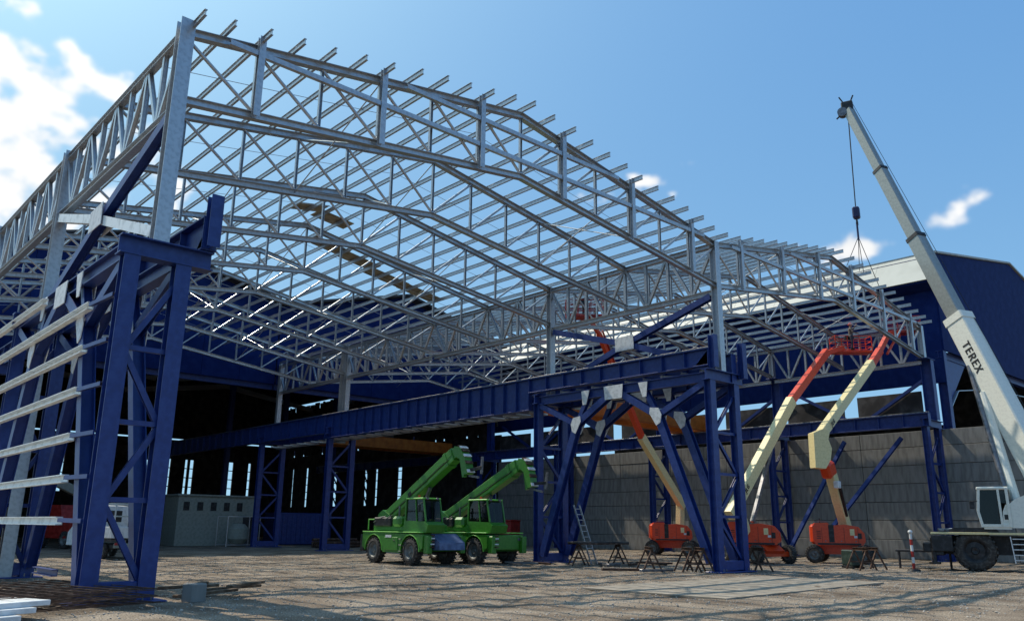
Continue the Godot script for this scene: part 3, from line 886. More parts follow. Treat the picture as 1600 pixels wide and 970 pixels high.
# ---------------------------------------------------------------- vehicles
func telehandler(label: String, at: Vector3) -> Node3D:
	var t := thing("telehandler", label, "telehandler", at, 0, "green telehandlers")
	for sz in [-1, 1]:
		for sx in [-1, 1]: wheel(t, Vector3(sx * 1.02, 0.63, sz * 1.55), 0.63, 0.44, M.rimgrey, 0.0)
		bar(t, "axle", Vector3(-0.9, 0.63, sz * 1.55), Vector3(0.9, 0.63, sz * 1.55), "b", 0.24, 0.24, M.black)
	var arch := func(zc: float, r: float, dirn: int) -> Array:
		var a := []
		for i in 7:
			var q := PI * i / 6.0
			a.append(Vector2(zc - dirn * cos(q) * r, 0.63 + sin(q) * r * 0.98))
		return a
	var prof := [Vector2(-2.45, 0.72)]
	prof.append_array(arch.call(-1.55, 0.76, 1))
	prof.append_array([Vector2(-0.7, 0.55), Vector2(0.7, 0.55)])
	prof.append_array(arch.call(1.55, 0.76, 1))
	prof.append_array([Vector2(2.4, 0.72), Vector2(2.55, 0.8), Vector2(2.55, 1.42), Vector2(-2.55, 1.48), Vector2(-2.6, 0.8)])
	side(t, "chassis", prof, -1.2, 1.2, M.green)
	cbox(t, "side_box", Vector3(-1.21, 0.95, 0), Vector3(0.06, 0.62, 1.15), M.green, 0.02)
	cbox(t, "deck_edge", Vector3(0, 1.5, -0.02), Vector3(2.46, 0.05, 5.1), M.greenlight, 0.01)
	for sx in [-1, 1]:
		cbox(t, "stabiliser", Vector3(sx * 1.0, 0.95, 2.72), Vector3(0.28, 0.8, 0.34), M.green, 0.03)
		cbox(t, "stabiliser", Vector3(sx * 1.0, 0.95, -2.72), Vector3(0.28, 0.8, 0.34), M.black, 0.03)
	side(t, "front_shield", [Vector2(2.58, 1.45), Vector2(3.25, 1.05), Vector2(3.28, 0.72), Vector2(2.58, 0.7)], -0.72, 0.78, M.bluegrey)
	for i in 5: cbox(t, "warning_stripe", Vector3(-0.9 + 0.02 * i, 0.85 + 0.13 * i, 2.93 - 0.02 * i), Vector3(0.2, 0.06, 0.08), M.white if i % 2 else M.rust, 0.005)
	for sz in [-1, 1]:
		for i in 8:
			var q0 := PI * i / 8.0
			var q1 := PI * (i + 1) / 8.0
			bar(t, "arch_lip", Vector3(-1.21, 0.63 + sin(q0) * 0.76, sz * 1.55 - cos(q0) * 0.77), Vector3(-1.21, 0.63 + sin(q1) * 0.76, sz * 1.55 - cos(q1) * 0.77), "b", 0.03, 0.03, M.greenlight, Vector3.RIGHT)
	for i in 3: cbox(t, "step", Vector3(-1.24, 0.62 + 0.28 * i, 0.82), Vector3(0.08, 0.03, 0.22), M.steel, 0.008)
	cbox(t, "box_handle", Vector3(-1.25, 1.1, 0.3), Vector3(0.03, 0.04, 0.16), M.black, 0.008)
	cbox(t, "data_plate", Vector3(-1.245, 1.3, -0.2), Vector3(0.01, 0.12, 0.5), M.white, 0.002)
	bar(t, "mirror_arm", Vector3(-1.12, 2.9, 2.4), Vector3(-1.42, 2.8, 2.55), "b", 0.025, 0.025, M.black)
	cbox(t, "mirror", Vector3(-1.44, 2.6, 2.56), Vector3(0.16, 0.34, 0.05), M.black, 0.03)
	cyl(t, "exhaust", Vector3(-0.4, 2.1, -0.55), Vector3(-0.4, 2.75, -0.55), 0.05, M.steel)
	# slewing platform, engine and cab
	cbox(t, "turret", Vector3(0.1, 1.7, -0.3), Vector3(2.0, 0.34, 3.6), M.green, 0.05)
	cbox(t, "engine_block", Vector3(-0.62, 1.98, -1.15), Vector3(0.8, 0.45, 1.5), M.black, 0.05)
	for i in 9:
		var a := Vector3(-1.05 + 0.05 * (i % 3), 1.95 + 0.08 * (i % 4), -1.85 + 0.17 * i)
		cyl(t, "hose", a, a + Vector3(0.12, 0.24 - 0.06 * (i % 5), 0.35), 0.022, M.steel if i % 3 == 0 else M.black)
	cbox(t, "cowl", Vector3(-0.7, 2.0, 0.15), Vector3(0.78, 0.5, 0.75), M.green, 0.12)
	cbox(t, "handrail", Vector3(-1.12, 1.85, -2.2), Vector3(0.05, 0.5, 0.05), M.greenlight, 0.01)
	cbox(t, "handrail", Vector3(-1.12, 2.1, -1.95), Vector3(0.05, 0.05, 0.55), M.greenlight, 0.01)
	side(t, "cab_body", [Vector2(0.9, 1.5), Vector2(2.7, 1.5), Vector2(2.82, 1.85), Vector2(2.6, 2.0), Vector2(0.9, 2.05)], -1.12, -0.08, M.green)
	side(t, "cab_glass", [Vector2(1.0, 2.04), Vector2(2.6, 2.0), Vector2(2.42, 2.95), Vector2(2.15, 3.04), Vector2(1.04, 3.04)], -1.06, -0.14, M.glass)
	for x in [-1.08, -0.12]:
		bar(t, "cab_post", Vector3(x, 2.0, 2.62), Vector3(x, 3.02, 2.38), "b", 0.07, 0.07, M.green)
		bar(t, "cab_post", Vector3(x, 2.0, 0.96), Vector3(x, 3.05, 1.0), "b", 0.08, 0.08, M.green)
		bar(t, "cab_post", Vector3(x, 1.6, 1.95), Vector3(x, 3.05, 1.75), "b", 0.05, 0.06, M.green)
	cbox(t, "cab_roof", Vector3(-0.6, 3.07, 1.7), Vector3(1.08, 0.08, 1.42), M.greenlight, 0.03)
	cbox(t, "seat", Vector3(-0.6, 2.1, 1.55), Vector3(0.5, 0.14, 0.5), M.black, 0.04)
	cbox(t, "seat_back", Vector3(-0.6, 2.42, 1.3), Vector3(0.48, 0.6, 0.12), M.black, 0.04)
	cyl(t, "beacon", Vector3(-0.55, 3.1, 1.3), Vector3(-0.55, 3.26, 1.3), 0.06, M.orange)
	for x in [-0.3, -0.9]: cbox(t, "work_lamp", Vector3(x, 3.06, 2.44), Vector3(0.16, 0.1, 0.08), M.steel, 0.02)
	# boom
	var a := Vector3(0.5, 2.05, -3.0)
	var b := Vector3(0.5, 5.2, 2.75)
	var d := (b - a).normalized()
	var boom := bar(t, "boom", a, b, "b", 0.5, 0.66, M.green)
	for sd in [-1, 1]: bar(t, "boom_rib", a + d * 0.7 + Vector3(sd * 0.256, 0.0, 0), b + Vector3(sd * 0.256, 0.0, 0), "b", 0.02, 0.05, M.green)
	bar(t, "boom_cap_strip", a + d * 0.5 + Vector3(0, 0.335, 0).rotated(Vector3.RIGHT, -0.5), b + Vector3(0, 0.335, 0).rotated(Vector3.RIGHT, -0.5), "b", 0.36, 0.04, M.greenlight)
	for k in 6: cyl(t, "boom_hose", a + d * (0.6 + 0.95 * k) + Vector3(-0.29, -0.12, 0), a + d * (1.55 + 0.95 * k) + Vector3(-0.29, -0.12 - 0.03 * (k % 2), 0), 0.022, M.black)
	boom.set_meta("label", "green telescopic boom raised forward")
	bar(t, "boom_collar", a + d * 5.9, a + d * 6.1, "b", 0.56, 0.74, M.green)
	bar(t, "boom_tip", b, b + d * 0.32, "b", 0.40, 0.52, M.green)
	side(t, "boom_pivot", [Vector2(-3.2, 1.5), Vector2(-2.1, 1.5), Vector2(-2.2, 2.3), Vector2(-2.9, 2.6), Vector2(-3.3, 2.35)], 0.15, 0.85, M.green)
	cbox(t, "boom_sticker", a + d * 2.7 + Vector3(-0.262, 0.02, 0), Vector3(0.01, 0.2, 0.28), M.black, 0.002, Vector3(-0.5, 0, 0))
	bar(t, "lift_cylinder", Vector3(0.5, 1.8, -0.4), a + d * 4.3 + Vector3(0, -0.45, 0), "o", 0.2, 0.2, M.steel)
	# drooping head with chevrons
	var hp := b + d * 0.3
	side(t, "boom_head", [Vector2(hp.z - 0.15, hp.y + 0.24), Vector2(hp.z + 0.3, hp.y + 0.2), Vector2(hp.z + 0.7, hp.y - 0.4), Vector2(hp.z + 0.92, hp.y - 1.1), Vector2(hp.z + 0.66, hp.y - 1.15), Vector2(hp.z + 0.3, hp.y - 0.4), Vector2(hp.z - 0.1, hp.y - 0.22)], 0.28, 0.72, M.green)
	for i in 6:
		var f := i / 5.0
		var c := Vector3(0.5, hp.y + 0.24 - 1.1 * f * f - 0.12 * f, hp.z + 0.2 + 0.72 * f)
		cbox(t, "chevron", c, Vector3(0.46, 0.06, 0.17), M.white if i % 2 else M.rust, 0.01, Vector3(0.35 + 0.75 * f, 0, 0))
	bar(t, "tool_arm", Vector3(0.5, hp.y - 0.3, hp.z + 0.2), Vector3(0.5, hp.y - 1.25, hp.z + 0.45), "b", 0.2, 0.16, M.green)
	bar(t, "hook_arm", Vector3(0.5, hp.y - 0.95, hp.z + 0.75), Vector3(0.5, hp.y - 0.85, hp.z + 1.75), "b", 0.12, 0.14, M.black)
	bar(t, "hook_arm", Vector3(0.5, hp.y - 1.2, hp.z + 0.8), Vector3(0.5, hp.y - 1.3, hp.z + 1.5), "b", 0.08, 0.1, M.steel)
	bar(t, "fork_back", Vector3(0.5, hp.y - 1.15, hp.z + 1.7), Vector3(0.5, hp.y - 0.35, hp.z + 1.75), "b", 0.1, 0.1, M.steel)
	return t

func basket(par: Node, c: Vector3, yaw: float, mt: Material, length := 2.4, wd := 0.95):
	var b := Node3D.new()
	b.name = "basket"
	par.add_child(b, true)
	b.position = c
	b.rotation.y = yaw
	cbox(b, "floor", Vector3(0, 0.06, 0), Vector3(length, 0.16, wd), mt, 0.02)
	for sx in [-1, -0.33, 0.33, 1]:
		for sz in [-1, 1]:
			bar(b, "upright", Vector3(sx * length / 2, 0.1, sz * wd / 2), Vector3(sx * length / 2, 1.12, sz * wd / 2), "b", 0.045, 0.045, mt)
	for y in [0.4, 0.76, 1.12]:
		for sz in [-1, 1]: bar(b, "rail", Vector3(-length / 2, y, sz * wd / 2), Vector3(length / 2, y, sz * wd / 2), "b", 0.045, 0.045, mt)
		for sx in [-1, 1]: bar(b, "rail", Vector3(sx * length / 2, y, -wd / 2), Vector3(sx * length / 2, y, wd / 2), "b", 0.045, 0.045, mt)
	cbox(b, "control_box", Vector3(-0.25, 0.98, wd / 2 - 0.1), Vector3(0.6, 0.24, 0.22), M.black, 0.03)

func lift_base(t: Node3D, turn: float):
	# chassis with four wheels, turned by itself under the turntable
	var c := Node3D.new()
	c.name = "chassis"
	t.add_child(c, true)
	c.rotation.y = turn
	side(c, "frame", [Vector2(-1.35, 0.5), Vector2(1.35, 0.5), Vector2(1.5, 0.7), Vector2(1.1, 0.98), Vector2(-1.1, 0.98), Vector2(-1.5, 0.7)], -0.62, 0.62, M.orange)
	for sz in [-1, 1]:
		bar(c, "axle", Vector3(-1.05, 0.52, sz * 1.25), Vector3(1.05, 0.52, sz * 1.25), "b", 0.26, 0.26, M.orange)
		for sx in [-1, 1]: wheel(c, Vector3(sx * 1.12, 0.5, sz * 1.25), 0.5, 0.4, M.rimgrey, 0.25 * sz * 0.0)

func boom_lift_body(t: Node3D, turn: float, rim_label: String):
	var u := Node3D.new()
	u.name = "turntable"
	t.add_child(u, true)
	u.rotation.y = turn
	u.scale = Vector3(0.84, 1.0, 0.95)
	# long axis along local x: counterweight at -x
	var st := new_st()
	var poly := PackedVector2Array([Vector2(-1.65, 1.1), Vector2(-1.5, 0.98), Vector2(1.35, 1.0), Vector2(1.55, 1.2), Vector2(1.5, 1.65), Vector2(1.15, 2.0), Vector2(0.3, 2.12), Vector2(-0.6, 2.05), Vector2(-0.75, 2.22), Vector2(-1.55, 2.2), Vector2(-1.72, 2.0)])
	extrude(st, poly, 0.42, 1.12)
	put(u, "engine_hood", st.commit(), M.orange)
	var st2 := new_st()
	extrude(st2, poly, -1.12, -0.42)
	put(u, "tank_hood", st2.commit(), M.orange)
	cbox(u, "counterweight", Vector3(-1.62, 1.58, 0), Vector3(0.5, 1.1, 2.15), M.orange, 0.14)
	cbox(u, "deck", Vector3(0, 1.1, 0), Vector3(2.9, 0.22, 0.86), M.black, 0.02)
	cbox(u, "dark_gap", Vector3(-0.55, 1.62, 1.125), Vector3(0.34, 0.95, 0.03), M.black, 0.005)
	cbox(u, "vent_panel", Vector3(0.75, 1.7, 1.125), Vector3(0.28, 0.34, 0.02), M.cream, 0.004)
	cbox(u, "decal", Vector3(0.95, 1.45, 1.126), Vector3(0.2, 0.12, 0.02), M.white, 0.003)
	for sz in [-1, 1]:
		for x in [-1.15, 0.25, 1.1]: cbox(u, "seam", Vector3(x, 1.5, sz * 1.122), Vector3(0.018, 0.9, 0.012), M.black, 0.002)
		cbox(u, "lower_skirt", Vector3(-0.1, 1.06, sz * 1.1), Vector3(2.7, 0.1, 0.08), M.black, 0.01)
		for k in 5: cbox(u, "louvre", Vector3(-1.35, 1.35 + 0.1 * k, sz * 1.123), Vector3(0.26, 0.035, 0.012), M.black, 0.002)
		for x in [-0.95, 0.05, 0.95]: cbox(u, "latch", Vector3(x, 1.22, sz * 1.128), Vector3(0.08, 0.05, 0.02), M.steel, 0.004)
	cyl(u, "exhaust", Vector3(-1.2, 2.15, 0.3), Vector3(-1.2, 2.45, 0.3), 0.05, M.black)
	cbox(u, "control_panel", Vector3(1.2, 1.5, 1.14), Vector3(0.24, 0.3, 0.05), M.black, 0.01)
	bar(u, "grab_rail", Vector3(-1.4, 2.3, 0.9), Vector3(-0.7, 2.3, 0.9), "o", 0.035, 0.035, M.steel)
	cyl(u, "slew_ring", Vector3(0, 0.95, 0), Vector3(0, 1.06, 0), 0.55, M.black)
	return u

func boom_piece(t: Node3D, called: String, a: Vector3, b: Vector3, w: float, h: float, m: Material):
	return bar(t, called, a, b, "b", w, h, m)

func small_text(par: Node, s: String, at: Vector3, size: float, basis_: Basis, m: Material):
	var tm := TextMesh.new()
	var f := SystemFont.new()
	f.font_names = PackedStringArray(["Droid Sans"])
	f.font_weight = 700
	tm.font = f
	tm.text = s
	tm.font_size = 64
	tm.pixel_size = size / 64.0
	tm.depth = 0.012
	return put(par, "lettering", tm, m, Transform3D(basis_, at))

func vehicles():
	var t1 := telehandler("green telehandler with raised boom, nearer to the left", Vector3(18.2, 0, -13.67))
	copy_of(t1, "telehandler", "green telehandler with lower boom, right of the other one", Vector3(21.25, 0, -12.6))
	var g2: Node3D = get_child(get_child_count() - 1)
	# the second one carries its boom a little lower
	var shield := g2.get_node("front_shield")
	g2.remove_child(shield)
	shield.free()
	cbox(g2, "front_panel", Vector3(0, 1.05, 2.62), Vector3(1.7, 0.7, 0.12), M.green, 0.04)
	for sx in [-1, 1]: cbox(g2, "head_lamp", Vector3(sx * 0.8, 1.2, 2.7), Vector3(0.2, 0.14, 0.05), M.steel, 0.02)
	var parts := ["boom", "boom_collar", "boom_tip", "boom_head", "chevron", "tool_arm", "hook_arm", "fork_back", "boom_sticker", "lift_cylinder"]
	var piv := Vector3(0.5, 2.05, -3.0)
	for c in g2.get_children():
		for q in parts:
			if String(c.name).begins_with(q) and not String(c.name).begins_with("boom_pivot"):
				var r := Transform3D(Basis(Vector3.RIGHT, deg_to_rad(4.5)), Vector3.ZERO)
				c.transform = Transform3D(Basis(), piv) * r * Transform3D(Basis(), -piv) * c.transform
				break
	# ---- boom lift far left, behind the K-bracing
	var la := thing("boom_lift", "orange boom lift behind the K-bracing, its boom leaning left", "boom lift", Vector3(42.0, 0, -15.5), 0, "orange boom lifts")
	lift_base(la, 0.5)
	boom_lift_body(la, -0.85, "")
	var o := Vector3(42.0, 0, -15.5)
	boom_piece(la, "riser", Vector3(0.5, 1.6, 0.3), Vector3(0.55, 4.15, 0.45), 0.42, 0.5, M.cream)
	boom_piece(la, "lower_boom", Vector3(0.7, 3.3, 0.5), Vector3(38.0, 7.85, -14.8) - o, 0.42, 0.56, M.cream)
	boom_piece(la, "middle_boom", Vector3(38.1, 7.75, -14.8) - o, Vector3(36.2, 10.1, -14.5) - o, 0.34, 0.44, M.orange)
	boom_piece(la, "upper_boom", Vector3(36.3, 10.0, -14.5) - o, Vector3(33.0, 14.2, -14.1) - o, 0.27, 0.34, M.orange)
	boom_piece(la, "jib", Vector3(33.0, 14.2, -14.1) - o, Vector3(31.9, 15.05, -14.0) - o, 0.2, 0.24, M.orange)
	boom_piece(la, "boom_rail", Vector3(36.0, 10.6, -14.35) - o, Vector3(33.2, 14.4, -13.95) - o, 0.1, 0.1, M.red)
	basket(la, Vector3(31.4, 14.9, -13.9) - o, -0.75, M.red)
	# ---- boom lift behind the middle tower
	var lb := thing("boom_lift", "orange boom lift half hidden by the middle blue tower, boom leaning right", "boom lift", Vector3(35.2, 0, -4.7), 0, "orange boom lifts")
	lift_base(lb, -0.3)
	boom_lift_body(lb, -1.1, "")
	o = Vector3(35.2, 0, -4.7)
	boom_piece(lb, "riser", Vector3(-1.2, 1.6, 0.1), Vector3(-2.0, 3.0, 0.2), 0.45, 0.6, M.cream)
	boom_piece(lb, "lower_boom", Vector3(32.6, 2.5, -4.6) - o, Vector3(39.6, 9.45, -4.35) - o, 0.46, 0.62, M.cream)
	boom_piece(lb, "middle_boom", Vector3(39.5, 9.4, -4.35) - o, Vector3(44.4, 13.2, -4.2) - o, 0.38, 0.5, M.orange)
	boom_piece(lb, "lift_cylinder", Vector3(34.6, 2.2, -4.5) - o, Vector3(36.9, 6.3, -4.4) - o, 0.2, 0.2, M.steel)
	boom_piece(lb, "jib", Vector3(44.3, 13.1, -4.2) - o, Vector3(46.4, 13.75, -4.0) - o, 0.26, 0.3, M.orange)
	for i in 24: cbox(lb, "cable_chain", Vector3(lerpf(34.0, 38.6, i / 23.0), lerpf(4.22, 8.77, i / 23.0), -4.5) - o, Vector3(0.16, 0.07, 0.16), M.cream, 0.01, Vector3(0, 0, 0.78))
	basket(lb, Vector3(47.4, 13.5, -3.9) - o, -0.72, M.orange, 2.5)
	# ---- boom lift in the open on the right
	var lc := thing("boom_lift", "orange boom lift with folded cream arm in front of the concrete wall", "boom lift", Vector3(39.9, 0, -2.2), 0, "orange boom lifts")
	lift_base(lc, 0.35)
	boom_lift_body(lc, -1.05, "")
	o = Vector3(39.9, 0, -2.2)
	boom_piece(lc, "lower_arm", Vector3(40.9, 1.7, -2.2) - o, Vector3(39.15, 4.95, -2.0) - o, 0.5, 0.62, M.cream)
	boom_piece(lc, "tower_link", Vector3(40.3, 2.6, -1.85) - o, Vector3(39.3, 4.5, -1.65) - o, 0.16, 0.16, M.black)
	cbox(lc, "elbow", Vector3(38.85, 5.15, -2.0) - o, Vector3(0.9, 0.85, 0.62), M.orange, 0.12, Vector3(0, 0, 0.4))
	cbox(lc, "elbow_box", Vector3(39.0, 4.3, -1.6) - o, Vector3(0.34, 0.4, 0.3), M.white, 0.03)
	var st := new_st()
	extrude(st, PackedVector2Array([Vector2(-0.55, -1.0), Vector2(0.1, -1.05), Vector2(0.45, -0.55), Vector2(0.6, 0.1), Vector2(0.42, 0.6), Vector2(0.55, 1.05), Vector2(0.15, 1.2), Vector2(-0.5, 0.95)]), -0.28, 0.28)
	put(lc, "upright_link", st.commit(), M.cream, Transform3D(Basis(Vector3.UP, -0.5), Vector3(38.1, 6.2, -2.0) - o))
	boom_piece(lc, "lower_boom", Vector3(38.4, 7.15, -2.0) - o, Vector3(45.3, 12.2, -1.7) - o, 0.42, 0.56, M.cream)
	boom_piece(lc, "middle_boom", Vector3(45.2, 12.1, -1.7) - o, Vector3(46.6, 13.25, -1.62) - o, 0.36, 0.46, M.orange)
	boom_piece(lc, "upper_boom", Vector3(46.5, 13.2, -1.6) - o, Vector3(47.8, 14.5, -1.5) - o, 0.28, 0.34, M.orange)
	boom_piece(lc, "levelling_rod", Vector3(46.9, 13.0, -1.3) - o, Vector3(48.1, 14.1, -1.2) - o, 0.12, 0.12, M.orange)
	boom_piece(lc, "jib", Vector3(47.7, 14.5, -1.5) - o, Vector3(49.0, 14.65, -1.3) - o, 0.32, 0.36, M.orange)
	basket(lc, Vector3(49.4, 14.75, -1.2) - o, -0.9, M.red, 2.2)
	for q in [[la, Vector3(38.9, 6.95, -14.55)], [lb, Vector3(34.0, 4.0, -4.26)], [lc, Vector3(39.6, 8.05, -1.62)]]:
		pass
	# lettering on the cream booms
	var r1 := Basis(Vector3.BACK, atan2(6.95, 7.0))
	small_text(lb, "JLG", Vector3(34.0, 3.98, -4.30) - o + Vector3(39.9 - 35.2, 0, -2.2 + 4.7), 0.34, r1, M.black)
	var r2 := Basis(Vector3.BACK, atan2(5.05, 6.9))
	small_text(lc, "JLG", Vector3(39.4, 7.88, -1.70) - o, 0.34, r2, M.black)

func mobile_crane():
	var c := Vector3(36.55, 0, 6.1)
	var yaw := atan2(0.3, 0.954)   # local +z along the carrier, away to the right of the picture; local -x faces the viewer
	var t := thing("mobile_crane", "white mobile crane with long telescopic boom at the right edge", "crane", c, yaw)
	for z in [0.0, 4.4]:
		for x in [0.05, 2.1]: wheel(t, Vector3(x, 0.94, z), 0.94, 0.66, M.black)
	side(t, "carrier_frame", [Vector2(-1.6, 0.95), Vector2(-1.2, 0.75), Vector2(6.4, 0.75), Vector2(6.4, 1.62), Vector2(-1.75, 1.62), Vector2(-1.75, 1.2)], 0.5, 1.7, M.black)
	cbox(t, "deck", Vector3(1.08, 1.7, 2.3), Vector3(2.8, 0.08, 8.2), M.black, 0.02)
	cbox(t, "deck_edge", Vector3(-0.34, 1.72, 2.3), Vector3(0.05, 0.1, 8.2), M.cream, 0.01)
	cbox(t, "front_bumper", Vector3(1.08, 1.05, -1.95), Vector3(2.7, 0.45, 0.5), M.black, 0.04)
	cbox(t, "outrigger_beam", Vector3(1.08, 0.85, -1.5), Vector3(2.9, 0.3, 0.35), M.black, 0.03)
	cbox(t, "outrigger_box", Vector3(0.6, 1.25, -1.35), Vector3(2.1, 0.75, 0.9), M.black, 0.03)
	cyl(t, "outrigger_jack", Vector3(-0.3, 0.35, -1.75), Vector3(-0.3, 1.5, -1.75), 0.11, M.black)
	cyl(t, "outrigger_foot", Vector3(-0.3, 0.3, -1.75), Vector3(-0.3, 0.38, -1.75), 0.26, M.black)
	for i in 4: cbox(t, "deck_clutter", Vector3(-0.1 + 0.35 * (i % 2), 1.85, -1.3 + 0.4 * i), Vector3(0.3, 0.16 + 0.05 * (i % 3), 0.28), [M.steel, M.white, M.black, M.rust][i], 0.04)
	side(t, "mudguard", [Vector2(-1.0, 1.9), Vector2(-0.75, 1.98), Vector2(0.9, 1.98), Vector2(1.1, 1.8), Vector2(1.0, 1.75), Vector2(-1.0, 1.75)], -0.3, 0.45, M.black)
	cbox(t, "fuel_tank", Vector3(0.25, 1.1, 2.6), Vector3(0.7, 0.7, 1.6), M.black, 0.08)
	cbox(t, "tool_tray", Vector3(0.8, 1.85, -1.1), Vector3(1.7, 0.18, 0.8), M.steel, 0.03)
	for i in 5: cbox(t, "rung", Vector3(-0.42, 0.55 + 0.235 * i, 1.92), Vector3(0.05, 0.04, 0.72), M.white, 0.008)
	for z in [1.55, 2.29]: bar(t, "ladder_rail", Vector3(-0.42, 0.42, z + 0.02), Vector3(-0.42, 1.6, z - 0.06), "b", 0.045, 0.06, M.white)
	# superstructure
	cyl(t, "slew_ring", Vector3(1.08, 1.74, 2.9), Vector3(1.08, 1.98, 2.9), 0.75, M.black)
	var st := new_st()
	extrude(st, PackedVector2Array([Vector2(1.62, 1.98), Vector2(2.4, 1.98), Vector2(3.1, 2.7), Vector2(4.6, 2.75), Vector2(4.6, 3.5), Vector2(2.4, 3.5), Vector2(1.9, 3.3), Vector2(1.62, 3.05)]), 0.05, 0.6, Transform3D(Basis(Vector3(0, 0, 1), Vector3(0, 1, 0), Vector3(1, 0, 0)), Vector3(-0.4, 0, 0)))
	put(t, "side_cover", st.commit(), M.cranewhite)
	cbox(t, "rear_deck", Vector3(1.3, 2.25, 3.6), Vector3(1.5, 0.5, 3.0), M.black, 0.05)
	# cab: frame, glass and door
	var cab := Node3D.new()
	cab.name = "cab"
	t.add_child(cab, true)
	cab.position = Vector3(0.05, 1.92, 0.95)
	side(cab, "floor_pan", [Vector2(-0.45, 0.0), Vector2(0.66, 0.0), Vector2(0.66, 0.14), Vector2(-0.5, 0.16)], -0.48, 0.48, M.cranewhite)
	side(cab, "rear_panel", [Vector2(0.34, 0.14), Vector2(0.66, 0.14), Vector2(0.66, 1.1), Vector2(0.52, 1.12), Vector2(0.38, 0.8)], -0.47, 0.47, M.cranewhite)
	for x in [-0.47, 0.47]: bar(cab, "sill_rail", Vector3(x, 0.16, -0.5), Vector3(x, 0.16, 0.64), "b", 0.1, 0.14, M.cranewhite)
	cbox(cab, "roof", Vector3(0, 1.86, 0.06), Vector3(1.08, 0.14, 1.32), M.cranewhite, 0.04)
	for x in [-0.47, 0.47]:
		bar(cab, "front_post", Vector3(x, 0.1, -0.5), Vector3(x, 0.8, -0.62), "b", 0.12, 0.10, M.cranewhite)
		bar(cab, "front_post", Vector3(x, 0.8, -0.62), Vector3(x, 1.84, -0.5), "b", 0.12, 0.10, M.cranewhite)
		bar(cab, "rear_post", Vector3(x, 0.1, 0.64), Vector3(x, 1.84, 0.62), "b", 0.12, 0.12, M.cranewhite)
		bar(cab, "door_post", Vector3(x, 0.1, 0.3), Vector3(x, 1.84, 0.28), "b", 0.1, 0.1, M.cranewhite)
	for q in [[-0.5, -0.46, -0.6, 0.28, 0.2, 1.8]]:
		cbox(cab, "side_window", Vector3(-0.46, 1.0, -0.15), Vector3(0.012, 1.6, 0.82), M.glass, 0.002)
		cbox(cab, "side_window", Vector3(0.46, 1.0, -0.15), Vector3(0.012, 1.6, 0.82), M.glass, 0.002)
		cbox(cab, "windscreen", Vector3(0, 1.0, -0.57), Vector3(0.86, 1.55, 0.012), M.glass, 0.002)
		cbox(cab, "rear_window", Vector3(-0.46, 1.48, 0.46), Vector3(0.012, 0.6, 0.28), M.glass, 0.002)
	cbox(cab, "seat", Vector3(0.05, 0.55, 0.1), Vector3(0.5, 0.14, 0.5), M.black, 0.04)
	cbox(cab, "seat_back", Vector3(0.05, 0.95, 0.34), Vector3(0.48, 0.75, 0.12), M.black, 0.05)
	cbox(cab, "console", Vector3(0, 0.6, -0.35), Vector3(0.7, 0.5, 0.12), M.black, 0.04)
	cbox(cab, "far_door", Vector3(0.44, 0.9, 0.05), Vector3(0.03, 1.5, 1.1), M.black, 0.01)
	cbox(cab, "back_wall", Vector3(0, 1.0, 0.6), Vector3(0.86, 1.6, 0.04), M.black, 0.01)
	cyl(cab, "joystick", Vector3(-0.15, 0.6, -0.05), Vector3(-0.15, 0.9, -0.08), 0.03, M.steel)
	bar(cab, "grab_handle", Vector3(-0.54, 0.5, 0.22), Vector3(-0.54, 1.2, 0.2), "o", 0.03, 0.03, M.black)
	bar(cab, "wiper", Vector3(-0.2, 0.4, -0.64), Vector3(0.1, 1.1, -0.66), "b", 0.02, 0.02, M.black)
	cbox(cab, "vent", Vector3(-0.475, 0.55, 0.5), Vector3(0.02, 0.22, 0.16), M.black, 0.004)
	bar(cab, "mirror_arm", Vector3(-0.5, 1.3, -0.6), Vector3(-0.62, 1.2, -0.8), "b", 0.03, 0.03, M.black)
	cbox(cab, "mirror", Vector3(-0.66, 1.1, -0.84), Vector3(0.06, 0.36, 0.2), M.black, 0.03)
	bar(cab, "roof_rail", Vector3(-0.45, 1.96, -0.5), Vector3(-0.45, 1.96, 0.6), "b", 0.03, 0.03, M.steel)
	# telescopic boom towards the hook above the right-hand hall
	var inv := t.transform.affine_inverse()
	var a := inv * Vector3(38.15, 3.0, 9.3)
	var b := inv * Vector3(41.45, 28.0, 0.2)
	var d := (b - a).normalized()
	var L := (b - a).length()
	bar(t, "boom_base", a - d * 0.8, a + d * L * 0.385, "b", 0.95, 1.12, M.cranewhite)
	bar(t, "boom_collar", a + d * (L * 0.385 - 0.1), a + d * (L * 0.385 + 0.3), "b", 1.02, 1.2, M.cranewhite)
	bar(t, "boom_section", a + d * L * 0.38, a + d * L * 0.60, "b", 0.66, 0.8, M.boomgrey)
	bar(t, "boom_collar", a + d * (L * 0.60 - 0.1), a + d * (L * 0.60 + 0.12), "b", 0.72, 0.88, M.black)
	bar(t, "boom_section", a + d * L * 0.60, a + d * L * 0.80, "b", 0.54, 0.66, M.boomgrey)
	bar(t, "boom_collar", a + d * (L * 0.80 - 0.08), a + d * (L * 0.80 + 0.1), "b", 0.6, 0.72, M.black)
	bar(t, "boom_section", a + d * L * 0.80, b, "b", 0.44, 0.54, M.boomgrey)
	bar(t, "hoist_rope", a + d * 1.5 + Vector3(0, 0.4, 0.75), b + Vector3(0, 0.35, 0.3), "o", 0.03, 0.03, M.rope)
	bar(t, "lift_ram", inv * Vector3(37.4, 2.3, 8.0), a + d * L * 0.24 + Vector3(-0.1, -0.4, -0.5), "o", 0.42, 0.42, M.cranewhite)
	bar(t, "ram_rod", inv * Vector3(37.55, 3.9, 7.4), a + d * L * 0.30 + Vector3(-0.1, -0.4, -0.5), "o", 0.24, 0.24, M.steel)
